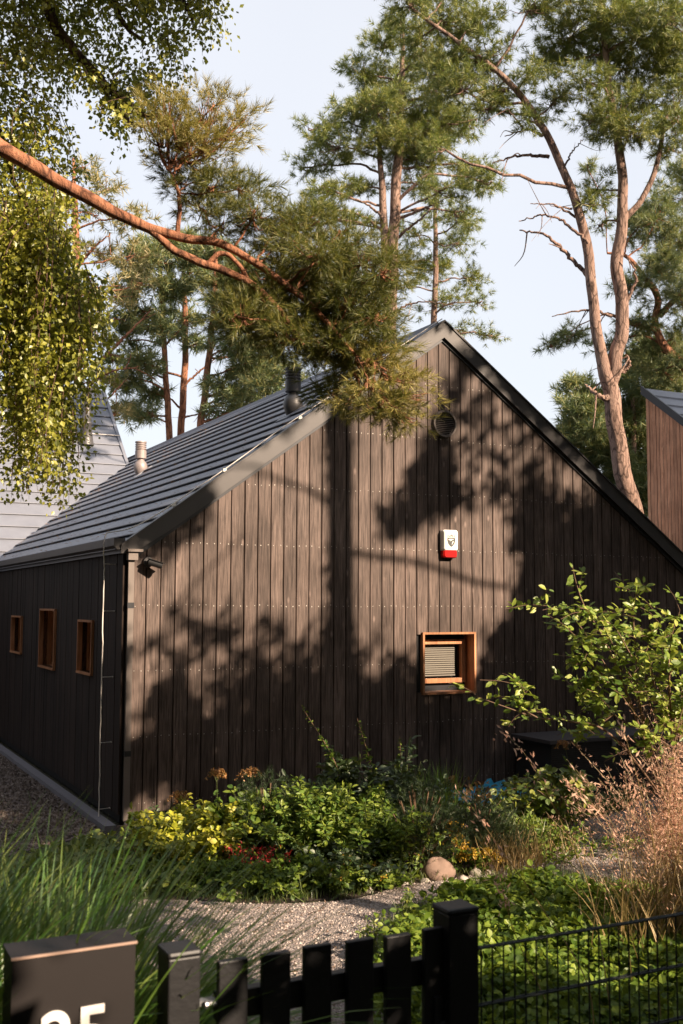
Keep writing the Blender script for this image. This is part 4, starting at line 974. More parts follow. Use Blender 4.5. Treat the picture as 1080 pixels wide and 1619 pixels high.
def blades(mb_, base, n, L, w, spread_, basr, seg=7, up=1.0, lvar=.4, side=None, clear=None):
    base = np.asarray(base, float)
    a = rng.random(n) * 2 * np.pi; o = np.stack([np.cos(a), np.sin(a), 0 * a], -1)
    if side is not None: o = norm(o + np.asarray(side)[None]); o[:, 2] = 0
    b = base + rng.normal(size=(n, 3)) * np.array([basr, basr, 0])
    Ln = L * (1 - lvar * rng.random(n)); sp = spread_ * (.3 + .9 * rng.random(n))
    t_ = np.linspace(0, 1, seg + 1)
    # parametric arc
    ang = (0.12 + sp[:, None] * 1.0 * t_[None, :] ** 1.25)         # from vertical
    dx = np.sin(ang); dz = np.cos(ang); stp = Ln[:, None] / seg
    X = np.concatenate([np.zeros((n, 1)), np.cumsum(dx[:, 1:] * stp, 1)], 1); Zz = np.concatenate([np.zeros((n, 1)), np.cumsum(dz[:, 1:] * stp, 1)], 1)
    P = b[:, None, :] + o[:, None, :] * X[:, :, None] + UPV * Zz[:, :, None] * up
    if clear is not None:
        ok = clear(P); P = P[ok]; o = o[ok]; a = a[ok]; n = len(P)
        if n == 0: return P
    sd = np.stack([-o[:, 1], o[:, 0], 0 * a], -1) + rng.normal(size=(n, 3)) * .35; sd = norm(sd)
    ww = w * (np.sin(np.pi * np.clip(.18 + .82 * t_, 0, 1)) ** .7 * .5); ww[-1] = w * .03
    A_ = P - sd[:, None, :] * ww[None, :, None]; B_ = P + sd[:, None, :] * ww[None, :, None]
    V_ = np.stack([A_, B_], 2).reshape(n, -1, 3); m = V_.shape[1]
    i = np.arange(seg) * 2; q = np.stack([i, i + 1, i + 3, i + 2], -1)
    fc = (q[None] + (np.arange(n) * m)[:, None, None]).reshape(-1, 4); mb_.add(V_.reshape(-1, 3), fc)
    return P
def gnd(x, y): return ground(x, y)
def dpt(P): return (np.asarray(P) - CAM) @ F

# yellow-leaved shrub
bush('yellow_shrub', 'bright yellow-green leafy shrub catching the sun near the house corner', 'shrub', gnd(305, 1372), 85, .54, .44, .046, 'yellow_leaf', LEAFW_V, lpm=110, basr=.12)
bush('leafy_plant', 'mid green leafy perennial right behind the red flowers, next to the yellow shrub', 'plant', gnd(385, 1365), 34, .62, .28, .065, 'mid_leaf', LEAFW_V, lpm=65, group='leafy plants in the bed')
# faded flower heads over them
def flower_heads(specs, mat, name, label, cat, leafm='mid_leaf', group=None, size=.05, tall=None):
    for sp in specs:
        x, yb, yt, wpx = sp[:4]; b = gnd(x, yb); d = dpt(b); h = px_r(yb - yt, d)
        root = empty(name, b, sp[4] if len(sp) > 4 else label, cat, group); st = MB(); fol = MB(); fl = MB()
        e = b + np.array([rng.normal() * .03, rng.normal() * .03, h])
        pts = curve([b, b + (e - b) * .5 + rng.normal(size=3) * .03, e], 12); st.tube(pts, np.linspace(.005, .002, 12), 5, cap=False)
        k = 26; i = rng.integers(2, 10, k); dd = rdir(k, .1); scatter(fol, LEAF_V, LEAF_F, pts[i] + rng.normal(size=(k, 3)) * .01, frames(dd, UPV + rng.normal(size=(k, 3)) * .4), .075)
        W_ = px_r(wpx, d)
        for q in range(6):
            a = rng.random() * 6.28; o = np.array([math.cos(a), math.sin(a) * .7, 0]) * W_ * rng.uniform(.5, 1.1)
            c = curve([e - Z * .03, e + o * .5 + Z * .05, e + o + Z * (.02 - .03 * rng.random())], 12); st.tube(c, .0014, 3, cap=False)
            m = 55; i = rng.integers(3, 12, m); scatter(fl, DIA_V * np.array([1, 1.2, 1]), DIA_F, c[i] + rng.normal(size=(m, 3)) * .008, frames(rdir(m, .5), rng.normal(size=(m, 3))), .017)
        st.build('stem', MAT['green_stem'], root); fol.build('leaves', MAT[leafm], root); fl.build('flower_head', MAT[mat], root)
flower_heads([(278, 1370, 1268, 26, 'faded golden plume of flowers standing over the left side of the yellow shrub'), (340, 1372, 1232, 20, 'faded brown plume of flowers above the right side of the yellow shrub'), (395, 1368, 1230, 22, 'faded brown plume of flowers against the dark boards above the red flowers')], 'rust_flower', 'plume_flower', '', 'flower')
# bushes in the middle of the bed
bush('leafy_plant', 'broad light green feathery-leaved bush in the middle of the bed', 'plant', gnd(500, 1372), 100, .70, .50, .046, 'mid_leaf', lpm=115, basr=.16, group='leafy plants in the bed')
bush('leafy_plant', 'green bush with fine leaves left of the dark round conifer', 'plant', gnd(590, 1376), 80, .62, .40, .044, 'mid_leaf', lpm=105, basr=.15, group='leafy plants in the bed')
bush('leafy_plant', 'lower dark leafy clump in front of the feathery bush', 'plant', gnd(540, 1395), 60, .34, .34, .038, 'dark_leaf', LEAFW_V, lpm=110, basr=.14, group='leafy plants in the bed')
def conifer(x, y, h, r, label):
    b = gnd(x, y); root = empty('dwarf_conifer', b, label, 'conifer', 'dwarf conifers in the bed'); fol = MB(); w_ = MB()
    for _ in range(60):
        a = rng.random() * 6.28; o = r * rng.random() ** .5; e = b + np.array([math.cos(a) * o, math.sin(a) * o, h * (1 - .6 * (o / r) ** 2) * rng.uniform(.55, 1)])
        w_.tube(curve([b, (b + e) / 2 + Z * .05, e], 7), .006, 4, cap=False)
        foliage_blob(fol, None, b, e, .08, .10, .08, 14, T_NEAR, .075, lean=.6, nsub=3)
        foliage_blob(fol, None, b, b + (e - b) * .6, .08, .10, .08, 10, T_NEAR, .075, lean=.6, nsub=3)
    fol.build('needles', MAT['dark_needle'], root); w_.build('branches', MAT['stem'], root)
MAT['dark_needle'] = leaf_mat('conifer_needles', G((.008, .022, .010), (.022, .050, .016), (.05, .085, .025)), .12)
conifer(420, 1366, .70, .26, 'dark rounded dwarf conifer behind the red flowers')
conifer(662, 1378, .72, .33, 'dark rounded dwarf conifer behind the big stone')
conifer(760, 1362, .50, .30, 'dark low dwarf conifer to the right of the goldenrod')
# tall flower spikes
for x, yb, yt, lab, lean in ((555, 1350, 1118, 'tall leafy spike leaning left against the black boards', -.42), (600, 1352, 1140, 'tall leafy spike, middle one of three in front of the boards', -.18), (637, 1350, 1168, 'tall thin leafy spike, rightmost of three in front of the boards', -.02)):
    b = gnd(x, yb); h = px_r(yb - yt, dpt(b)); root = empty('tall_spike_plant', b, lab, 'plant', 'tall spike plants by the wall'); st = MB(); fol = MB()
    e = b + np.array([lean, .1, h]); pts = curve([b, b + np.array([lean * .25, .03, h * .55]), e], 30); st.tube(pts, np.linspace(.007, .002, 30), 5, cap=False)
    k = 150; t_ = rng.random(k); i = (t_ * 29).astype(int); scatter(fol, LEAF_V, LEAF_F, pts[i] + rng.normal(size=(k, 3)) * .006, frames(norm(rdir(k, .0) * np.array([1, 1, .5])), UPV + rng.normal(size=(k, 3)) * .4), .105 * (1 - .78 * t_) * (.7 + .5 * rng.random(k)))
    fol.build('leaves', MAT['mid_leaf'], root); st.build('stem', MAT['stem'], root)
    leafy = None
bush('leafy_plant', 'loose dark green clump of stems at the foot of the tall spikes', 'plant', gnd(610, 1350), 40, .85, .38, .07, 'dark_leaf', lpm=60, basr=.14, group='leafy plants in the bed')
bush('leafy_plant', 'loose dark clump of stems with small pointed leaves against the boards', 'plant', gnd(540, 1345), 34, .95, .30, .065, 'dark_leaf', lpm=60, basr=.14, group='leafy plants in the bed')
# red flowers
RF = empty('red_flowers', gnd(415, 1398), 'row of vivid red flower spikes low in front of the dark conifer', 'flowers', 'red flowers')
def red_cluster(root, xs, yb, hpx, k):
    st = MB(); fl = MB(); fol = MB()
    for _ in range(k):
        x = rng.uniform(*xs); b = gnd(x, yb + rng.normal() * 3); d = dpt(b); h = px_r(hpx, d) * rng.uniform(.55, 1); e = b + np.array([rng.normal() * .03, rng.normal() * .03, h])
        pts = curve([b, (b + e) / 2 + rng.normal(size=3) * .01, e], 10); st.tube(pts, .0025, 4, cap=False)
        m = 20; i = rng.integers(5, 10, m); scatter(fl, LEAF_V, LEAF_F, pts[i] + rng.normal(size=(m, 3)) * .012, frames(rdir(m, .2), rng.normal(size=(m, 3))), .026)
        m = 8; i = rng.integers(1, 6, m); scatter(fol, LEAF_V, LEAF_F, pts[i], frames(rdir(m, .3), UPV + rng.normal(size=(m, 3)) * .4), .07)
    st.build('stems', MAT['green_stem'], root); fl.build('petals', MAT['red_flower'], root); fol.build('leaves', MAT['dark_leaf'], root)
red_cluster(RF, (362, 460), 1398, 60, 30)
RF2 = empty('red_flowers', gnd(216, 1372), 'small tuft of red flowers left of the yellow shrub', 'flowers', 'red flowers'); red_cluster(RF2, (208, 225), 1374, 34, 6)
# low front row
for x, y, h, s_, lab in ((345, 1408, .22, .26, 'low green rounded-leaf plant at the front edge of the bed, below the yellow shrub'), (405, 1410, .24, .28, 'low green rounded-leaf plant at the front edge, directly below the red flowers'), (470, 1408, .26, .26, 'low green rounded-leaf plant at the front edge, left of the orange-tipped clump'), (260, 1402, .2, .26, 'low green plant at the front edge near the sedge'), (200, 1385, .18, .28, 'low mixed green plant left of the yellow shrub, near the small red tuft'), (595, 1398, .16, .2, 'small low green plant between the orange-tipped clump and the path')):
    bush('low_plant', lab, 'plant', gnd(x, y), 50, h, s_, .040, 'cover_leaf' if x > 250 else 'rasp_leaf', LEAFW_V, lpm=85, basr=.10, group='low plants along the bed edge')
for x, y, l_ in ((90, 1400, 'low lit green plant left of the bed, beside the kerb end'), (150, 1372, 'low yellowish plant left of the bed, just below the end of the kerb'), (175, 1410, 'low broad-leaved plant between the sedge and the gravel path')):
    bush('low_plant', l_, 'plant', gnd(x, y), 60, .24, .34, .05, 'rasp_leaf', LEAFW_V, lpm=80, basr=.2, group='low plants along the bed edge')
for x, y in ((500, 1404), (455, 1386), (610, 1372)):
    b = gnd(x, y)
bush('orange_tipped_plant', 'low clump with orange-yellow tips at the front edge of the bed', 'plant', gnd(545, 1408), 60, .20, .20, .05, 'mid_leaf', lpm=80, basr=.08,
     extra=lambda fol, st, root: (lambda f2: (leafy_stems(f2, st, gnd(548, 1404), 26, .24, .18, .016, DIA_V, DIA_F, lpm=150, basr=.07, start=.6), f2.build('tips', MAT['gold_flower'], root)))(MB()))
# goldenrod
def goldenrod(x, y, specs, label):
    b = gnd(x, y); d = dpt(b); root = empty('goldenrod', b, label, 'flower', 'goldenrods by the big stone'); st = MB(); fl = MB(); fol = MB()
    for tx, ty in specs:
        e = at(tx, ty, d + rng.uniform(-.08, .08)); up_ = b + (e - b) * .7 + Z * .12 * np.linalg.norm(e - b)
        pts = curve([b + rng.normal(size=3) * np.array([.03, .03, 0]), up_, e], 20); st.tube(pts, np.linspace(.004, .0015, 20), 4, cap=False)
        k = 30; i = rng.integers(2, 14, k); scatter(fol, LEAF_V, LEAF_F, pts[i], frames(norm(rdir(k) * np.array([1, 1, .4])), UPV + rng.normal(size=(k, 3)) * .3), .06)
        for q in range(11):
            s0_ = pts[rng.integers(9, 19)]; o = s0_ + np.array([rng.normal() * .05, rng.normal() * .04, -.01 - .03 * rng.random()]); c = curve([s0_, (s0_ + o) / 2 + Z * .02, o], 6); m = 20
            scatter(fl, DIA_V, DIA_F, c[rng.integers(1, 6, m)] + rng.normal(size=(m, 3)) * .006, frames(rdir(m, .6), rng.normal(size=(m, 3))), .016)
        m = 50; i = rng.integers(9, 20, m); scatter(fl, DIA_V, DIA_F, pts[i] + rng.normal(size=(m, 3)) * .007, frames(rdir(m, .6), rng.normal(size=(m, 3))), .016)
    st.build('stems', MAT['stem'], root); fol.build('leaves', MAT['mid_leaf'], root); fl.build('blossoms', MAT['gold_flower'], root)
goldenrod(698, 1378, [(664, 1310), (690, 1330), (650, 1345)], 'goldenrod spray arching left behind the big stone')
goldenrod(714, 1380, [(713, 1302), (722, 1322), (735, 1340)], 'upright goldenrod spray right behind the big stone')
goldenrod(752, 1384, [(728, 1352), (770, 1345), (785, 1352), (748, 1344)], 'low spreading goldenrod right of the big stone')
# grasses in bed
def tuft(name, label, cat, base, n, L, w, sp, br, mat, group=None, **kw):
    m__ = MB(); blades(m__, base, n, L, w, sp, br, **kw); o = m__.build(name, MAT[mat]); tag(o, label, cat, group); return o
tuft('grass_tuft', 'upright bright green grass tuft against the wall behind the dark conifer', 'grass tuft', gnd(690, 1330), 260, .72, .010, .45, .09, 'grass', 'grass tufts in the bed')
tuft('grass_tuft', 'short straw-tipped grass tuft at the path edge right of the stones', 'grass tuft', gnd(800, 1376), 240, .36, .007, .9, .13, 'straw', 'grass tufts in the bed')
tuft('grass_tuft', 'low green grass tuft between the goldenrod and the raspberry canes', 'grass tuft', gnd(790, 1352), 260, .42, .008, .8, .14, 'lawn', 'grass tufts in the bed')
# stones
def stone(x, y, wpx, hpx, label, mat='stone', group='stones along the bed'):
    b = gnd(x, y); d = dpt(b); rx_, rz_ = px_r(wpx / 2, d), px_r(hpx, d); m__ = MB(); m__.smooth = True
    nu, nv = 18, 11; V_ = []
    ph = rng.random(3) * 6
    for j in range(nv + 1):
        for i in range(nu):
            a = 2 * np.pi * i / nu; e = math.pi * (j / nv - .5); r_ = 1 + .10 * math.sin(2 * a + ph[0]) + .07 * math.sin(3 * a + 2 * e + ph[1]) + .05 * math.sin(5 * e + ph[2]) + rng.normal() * .012
            V_.append(b + np.array([math.cos(a) * math.cos(e) * rx_ * r_, math.sin(a) * math.cos(e) * rx_ * .8 * r_, rz_ * .30 + math.sin(e) * rz_ * .70 * r_]))
    fc = [(j * nu + i, j * nu + (i + 1) % nu, (j + 1) * nu + (i + 1) % nu, (j + 1) * nu + i) for j in range(nv) for i in range(nu)]
    m__.add(V_, fc); o = m__.build('stone', MAT[mat]); tag(o, label, 'stone', group)
stone(692, 1388, 50, 30, 'large rounded reddish field stone at the bed edge')
for x, y, w_, h_, l_ in ((732, 1392, 18, 8, 'small pale stone just right of the large reddish one'), (752, 1386, 18, 12, 'upright pale pebble, second to the right of the large stone'), (770, 1384, 16, 8, 'flat pale pebble at the right end of the row of stones'), (379, 1416, 26, 14, 'flat pinkish stone at the bed edge below the red flowers'), (583, 1412, 16, 10, 'small pale stone right of the orange-tipped clump'), (640, 1402, 14, 8, 'little pale stone between the orange-tipped clump and the large stone'), (672, 1396, 16, 7, 'little flat stone tucked to the left of the large reddish one')):
    stone(x, y, w_, h_, l_, 'stone_pale')
# raspberry-like shrub
def cane_plants():
    b = gnd(885, 1318); root = empty('raspberry_bush', b, 'sunlit arching bush with light green leaves at the bend of the gravel path', 'shrub'); fol = MB(); st = MB()
    tips = [(752, 1318), (770, 1285), (800, 1250), (830, 1238), (860, 1228), (890, 1240), (915, 1262), (780, 1340), (820, 1300), (850, 1270), (800, 1330), (905, 1225), (930, 1250), (840, 1330)]
    for tx, ty in tips:
        for q in range(3):
            e = at(tx + rng.normal() * 12, ty + rng.normal() * 10, dpt(b) + rng.uniform(-.5, .35)); e[2] = max(e[2], .08)
            s_ = b + np.array([rng.normal() * .15, rng.normal() * .15, 0]); pts = curve([s_, (s_ + e) / 2 + Z * .22, e], 16)
            st.tube(pts, np.linspace(.005, .002, 16), 4, cap=False); k = 34; i = rng.integers(4, 16, k)
            dd = norm(rdir(k, -.1) * np.array([1, 1, .6])); scatter(fol, LEAFW_V, LEAF_F, pts[i] + dd * .02, frames(dd, UPV + np.array([.3, -.5, 0]) + rng.normal(size=(k, 3)) * .45), .062 * (.7 + .5 * rng.random(k)))
    fol.build('leaves', MAT['rasp_leaf'], root); st.build('canes', MAT['stem'], root)
cane_plants()
bush('low_plant', 'low green undergrowth at the foot of the raspberry bush', 'plant', gnd(850, 1352), 60, .26, .42, .05, 'mid_leaf', LEAF_V, lpm=80, basr=.2, group='low plants along the bed edge')
tuft('grass_tuft', 'dry brownish grass tuft in front of the raspberry bush', 'grass tuft', gnd(860, 1356), 130, .34, .007, .9, .2, 'straw', 'grass tufts in the bed')
flower_heads([(905, 1300, 1185, 26, 'brownish feathery flower head in front of the storage chest')], 'rust_flower', 'plume_flower', '', 'flower')
for x, y, lab, hh in ((740, 1310, 'thin seedling with reddish leaves beside the blue sheet, left one', .62), (775, 1312, 'thin seedling with reddish leaves beside the blue sheet, right one', .5), (812, 1300, 'thin dark-stemmed seedling in front of the left end of the chest', .5)):
    bush('seedling', lab, 'plant', gnd(x, y), 9, hh, .2, .06, 'rust_flower' if x < 790 else 'dark_leaf', lpm=28, basr=.05, stem='stem', group='seedlings by the wall')
bush('leafy_plant', 'dark leafy clump in front of the blue sheet', 'plant', gnd(735, 1335), 40, .34, .34, .06, 'dark_leaf', lpm=60, basr=.16, group='leafy plants in the bed')
bush('leafy_plant', 'dark green undergrowth between the blue sheet and the raspberry bush', 'plant', gnd(805, 1325), 50, .36, .36, .055, 'mid_leaf', lpm=60, basr=.18, group='leafy plants in the bed')
bush('leafy_plant', 'small dark green clump at the foot of the wall behind the yellow shrub', 'plant', gnd(270, 1330), 30, .26, .3, .05, 'dark_leaf', lpm=60, basr=.16, group='leafy plants in the bed')

# ---- large sunlit shrub at the right
def big_shrub():
    b = gnd(1090, 1345); d0 = 7.4; root = empty('large_shrub', b, 'tall sunlit shrub with oval light green leaves in front of the black gable', 'shrub'); fol = MB(); st = MB(); st.smooth = True
    mains = [([(1060, 1290), (1000, 1120), (960, 1020), (925, 960), (912, 925), (905, 895)], 0), ([(1000, 1120), (950, 1040), (905, 975), (870, 958), (845, 960)], 1), ([(1060, 1290), (1020, 1150), (1005, 1030), (1002, 960), (1012, 920)], 0),
             ([(1060, 1290), (980, 1175), (900, 1140), (850, 1135), (800, 1118), (750, 1100)], 0), ([(850, 1135), (820, 1115), (835, 1090)], 1), ([(1060, 1290), (1060, 1120), (1060, 1020), (1075, 965)], 0), ([(1060, 1290), (1100, 1150), (1090, 1050), (1060, 1000)], 0),
             ([(980, 1100), (940, 1055), (900, 1050)], 1), ([(1000, 1150), (940, 1110), (905, 1085)], 1), ([(1020, 1100), (985, 1050), (960, 1000)], 1), ([(1040, 1150), (1020, 1080), (1040, 1030)], 1), ([(1060, 1200), (1080, 1120), (1100, 1080)], 1),
             ([(1000, 1040), (970, 990), (940, 978)], 1), ([(1020, 1090), (1050, 1060), (1085, 1040)], 1), ([(960, 1020), (930, 1010), (905, 1020)], 1), ([(1010, 1060), (1030, 1010), (1045, 985)], 1), ([(980, 1080), (930, 1080), (915, 1110)], 1), ([(1000, 1120), (1060, 1110), (1080, 1140)], 1), ([(970, 1130), (940, 1150), (910, 1160)], 1), ([(1060, 1180), (1030, 1165), (1010, 1190)], 1)]
    def leaves(pts, k, lo=.25, sz=.062):
        k = int(k * .95)
        i = (rng.uniform(lo, 1, k) * (len(pts) - 1)).astype(int); dd = norm(rdir(k, .1) * np.array([1, 1, .55]))
        scatter(fol, LEAF_V * np.array([1, 1.18, 1]), LEAF_F, pts[i] + dd * .012, frames(dd, UPV * .9 + np.array([.35, -.5, 0]) + rng.normal(size=(k, 3)) * .4), sz * (.65 + .6 * rng.random(k)))
    for P_, sub in mains:
        dz = rng.uniform(-.3, .3)
        P = [at(x, y, d0 + dz) for x, y in P_]
        if not sub: P[0] = b + rng.normal(size=3) * np.array([.08, .08, 0]); P[1] = at(*P_[1], d0 + dz * .6)
        n = 9 * len(P); pts = curve(P, n); st.tube(pts, np.linspace(.010 if not sub else .005, .002, n), 6, cap=False); leaves(pts, 30 if not sub else 26, .35)
        for q in range(12 if not sub else 8):
            i = rng.integers(int(n * (.35 if not sub else .2)), n); s_ = pts[i]
            if P_[-1][0] < 800 and q > 4: continue
            e = s_ + np.array([rng.normal() * .14, rng.normal() * .18, rng.normal() * .07 + .03]); c = curve([s_, (s_ + e) / 2 + Z * .02, e], 8); st.tube(c, .0018, 4, cap=False); leaves(c, 9, .2)
    # fuller body
    for _ in range(55):
        x, y = rng.uniform(900, 1130), rng.uniform(985, 1165)
        if y < np.interp(x, [900, 940, 1000, 1060, 1130], [1080, 1030, 990, 975, 990]): continue
        c = at(x, y, d0 + rng.uniform(-.4, .5)); r_ = at(np.interp(x, [900, 1130], [990, 1100]), 1150, d0); cc = curve([r_ + (c - r_) * .55, (r_ * .2 + c * .8) + Z * .02, c], 8); st.tube(cc, .0022, 4, cap=False); leaves(cc, 14, .3)
    fol.build('leaves', MAT['shrub_leaf'], root); st.build('branches', MAT['stem'], root)
big_shrub()

# ---- straw-coloured plume grass at the right, near
def plume_grass(x, y, n, label, hmin, hmax, d=None, sx=.35, nb=260):
    b = gnd(x, y); root = empty('plume_grass', b, label, 'ornamental grass', 'straw plume grasses'); bl = MB(); st = MB(); pl = MB()
    blades(bl, b, nb, .75, .006, .9, .14)
    for _ in range(n):
        h = rng.uniform(hmin, hmax); o = np.array([rng.normal() * sx, rng.normal() * sx * .8, 0])
        s_ = b + rng.normal(size=3) * np.array([.10, .10, 0]); e = s_ + o + Z * h; pts = curve([s_, s_ + o * .35 + Z * h * .6, e], 18)
        st.tube(pts, np.linspace(.0018, .0008, 18), 3, cap=False)
        k = 80; t_ = rng.uniform(.45, 1, k); i = (t_ * 17).astype(int); sd = rng.normal(size=(k, 3)) * np.array([1, 1, .35]); ln = .115 * (1.08 - t_)[:, None] + .01
        p = pts[i] + norm(sd) * ln * rng.random(k)[:, None] * 1.6
        scatter(pl, DIA_V * np.array([1, .42, 1]), DIA_F, p, frames(norm(sd + UPV * .9), rng.normal(size=(k, 3))), .024 * (.7 + .6 * rng.random(k)))
    bl.build('blades', MAT['straw'], root); st.build('stalks', MAT['straw'], root); pl.build('plumes', MAT['plume'], root)
plume_grass(1085, 1500, 76, 'dense pinkish straw plume grass at the right edge behind the wire mesh', .75, 1.25, sx=.26)
plume_grass(1150, 1440, 90, 'tall straw plume grass at the far right edge, in front of the shrub', .95, 1.5, sx=.30)
plume_grass(1010, 1530, 14, 'looser straw plume grass leaning left over the gravel', .6, 1.05, sx=.30, nb=90)
plume_grass(1060, 1400, 24, 'short reddish plume grass at the edge of the gravel below the shrub', .35, .72, sx=.22, nb=60)
plume_grass(1070, 1322, 36, 'straw plume grass farther back between the chest and the gravel', .5, .95, sx=.30, nb=110)
# arching long stalks
SK = empty('long_stalks', gnd(1000, 1560), 'few long arching straw stalks crossing in front of the raspberry bush', 'grass stalks'); st = MB(); pl = MB()
for P_ in ([(930, 1560), (860, 1440), (790, 1340), (735, 1260)], [(960, 1560), (930, 1400), (880, 1285), (835, 1200), (800, 1160)], [(1000, 1560), (985, 1400), (960, 1300), (900, 1240)], [(1040, 1540), (1035, 1350), (1010, 1240), (985, 1150)], [(870, 1600), (820, 1490), (800, 1430), (790, 1380)]):
    P = [at(x, y, 4.9 + rng.uniform(-.3, .3)) for x, y in P_]; pts = curve([np.array([P[0][0], P[0][1] - .1, 0.0])] + P, 36); st.tube(pts, np.linspace(.003, .0012, 36), 4, cap=False)
    k = 40; i = rng.integers(24, 36, k); scatter(pl, DIA_V * np.array([1, .35, 1]), DIA_F, pts[i] + rng.normal(size=(k, 3)) * .02, frames(norm(rng.normal(size=(k, 3)) * .5 + (pts[-1] - pts[-8]) * 5), rng.normal(size=(k, 3))), .045)
st.build('stalks', MAT['straw'], SK); pl.build('seed_heads', MAT['plume'], SK)

# ---- ground cover right of the gate (nobody could count it)
fol = MB(); bd = []
poly = np.array([(600, 1700), (618, 1530), (650, 1490), (700, 1455), (760, 1428), (860, 1424), (960, 1440), (1100, 1455), (1300, 1440), (1300, 1700)], float)
def inpoly(x, y, P):
    c = False; j = len(P) - 1
    for i in range(len(P)):
        if (P[i][1] > y) != (P[j][1] > y) and x < (P[j][0] - P[i][0]) * (y - P[i][1]) / (P[j][1] - P[i][1]) + P[i][0]: c = not c
        j = i
    return c
cov = np.array([ground(x, y)[:2] for x, y in poly]); cov = np.vstack([cov, [ground(1300, 1900)[:2], ground(600, 1900)[:2]]]) if False else cov
mn, mx_ = cov.min(0), cov.max(0); pts_ = []
while len(pts_) < 5200:
    q = mn + (mx_ - mn) * rng.random(2)
    if inpoly(q[0], q[1], cov): pts_.append(q)
pts_ = np.array(pts_)
for rep in range(7):
    n = len(pts_); hh = (.05 + .13 * rng.random(n) + .05 * np.sin(pts_[:, 0] * 6) * np.cos(pts_[:, 1] * 5)); p = np.column_stack([pts_ + rng.normal(size=(n, 2)) * .05, hh])
    dd = norm(rdir(n, .1) * np.array([1, 1, .5])); scatter(fol, LEAFW_V, LEAF_F, p, frames(dd, UPV + rng.normal(size=(n, 3)) * .6), .048 * (.6 + .7 * rng.random(n)))
o = fol.build('ground_cover', MAT['cover_leaf']); tag(o, 'low bright green leafy ground cover behind the wire mesh fence', 'ground cover', kind='stuff')
# weeds and grass at path edges
gr = MB()
def grass_patch(mb_, poly_px, n, L, w, mat=None):
    P = np.array([ground(x, y)[:2] for x, y in poly_px]); a, b_ = P.min(0), P.max(0); k = 0; out = []
    while k < n:
        q = a + (b_ - a) * rng.random(2)
        if inpoly(q[0], q[1], P): out.append(q); k += 1
    for q in out: blades(mb_, [q[0], q[1], 0], 5, L, w, .9, .03, seg=4)
grass_patch(gr, [(130, 1432), (260, 1420), (430, 1428), (560, 1420), (640, 1400), (740, 1386), (740, 1376), (640, 1390), (560, 1408), (430, 1412), (260, 1404), (130, 1400)], 520, .09, .005)
grass_patch(gr, [(560, 1560), (600, 1470), (660, 1440), (720, 1432), (690, 1470), (640, 1520), (620, 1640)], 260, .14, .005)
grass_patch(gr, [(130, 1335), (60, 1400), (130, 1440), (240, 1410), (300, 1400), (240, 1350)], 500, .14, .006)
grass_patch(gr, [(760, 1430), (860, 1420), (960, 1438), (1080, 1448), (1080, 1425), (960, 1420), (860, 1405), (760, 1415)], 400, .22, .005)
grass_patch(gr, [(800, 1375), (860, 1342), (905, 1306), (1000, 1280), (1000, 1262), (890, 1290), (840, 1330), (790, 1360)], 520, .20, .005)
o = gr.build('edge_grass', MAT['lawn']); tag(o, 'short grass and weeds along the edges of the gravel path', 'grass', kind='stuff')
# leaf litter and stones in gravel
lit = MB(); n = 1500; p = []
pw = np.array(pp)
while len(p) < n:
    q = np.array([rng.uniform(-3.2, 4.5), rng.uniform(4.2, 10)])
    if inpoly(q[0], q[1], pw): p.append([q[0], q[1], .016])
p = np.array(p); scatter(lit, DIA_V * np.array([1, .9, 1.5]), DIA_F, p, frames(norm(rng.normal(size=(n, 3)) * np.array([1, 1, .12])), UPV + rng.normal(size=(n, 3)) * .2), .018 + .02 * rng.random(n))
o = lit.build('leaf_litter', MAT['rust_litter'] if 'rust_litter' in MAT else simple('litter', (.14, .09, .06), .9)); tag(o, 'small dry leaves and needles scattered on the gravel', 'leaf litter', kind='stuff')
TET_V = np.array([(1, 0, -.5), (-.6, .8, -.4), (-.5, -.9, -.5), (.1, .1, .75), (.5, .6, .2)]); TET_F = [(0, 4, 3), (4, 1, 3), (1, 2, 3), (2, 0, 3), (0, 1, 4)]
def pebbles(name, inside, xr, yr, n, s, mat, label):
    m__ = MB(); p = []
    while len(p) < n:
        q = (rng.uniform(*xr), rng.uniform(*yr))
        if inside(q): p.append([q[0], q[1], .014])
    p = np.array(p); scatter(m__, TET_V, TET_F, p, frames(norm(rng.normal(size=(n, 3)) * np.array([1, 1, .3])), UPV + rng.normal(size=(n, 3)) * .25), s * (.5 + 1.0 * rng.random(n) ** 2))
    o = m__.build(name, mat); tag(o, label, 'pebbles', kind='stuff')
MAT['pebble'] = leaf_mat('gravel_stones', [(.1, (.17, .13, .12)), (.5, (.38, .31, .28)), (.9, (.66, .58, .52))], .0, .6, .05)
MAT['pebble_dark'] = leaf_mat('river_stones', [(.1, (.05, .035, .03)), (.5, (.16, .12, .10)), (.9, (.36, .30, .27))], .0, .6, .05)
pebbles('gravel_stones', lambda q: inpoly(q[0], q[1], pw), (-3.2, 5), (4.2, 11), 26000, .008, MAT['pebble'], 'fine pale pinkish gravel chips covering the path')
strip = np.array([W(-.22, -.3, 0)[:2], W(-.22, 7, 0)[:2], W(-2.4, 7, 0)[:2], W(-2.0, -1.2, 0)[:2]])
pebbles('river_stones', lambda q: inpoly(q[0], q[1], strip), (-7, -1.5), (8, 18), 14000, .020, MAT['pebble_dark'], 'dark mixed stones in the strip beside the side wall')

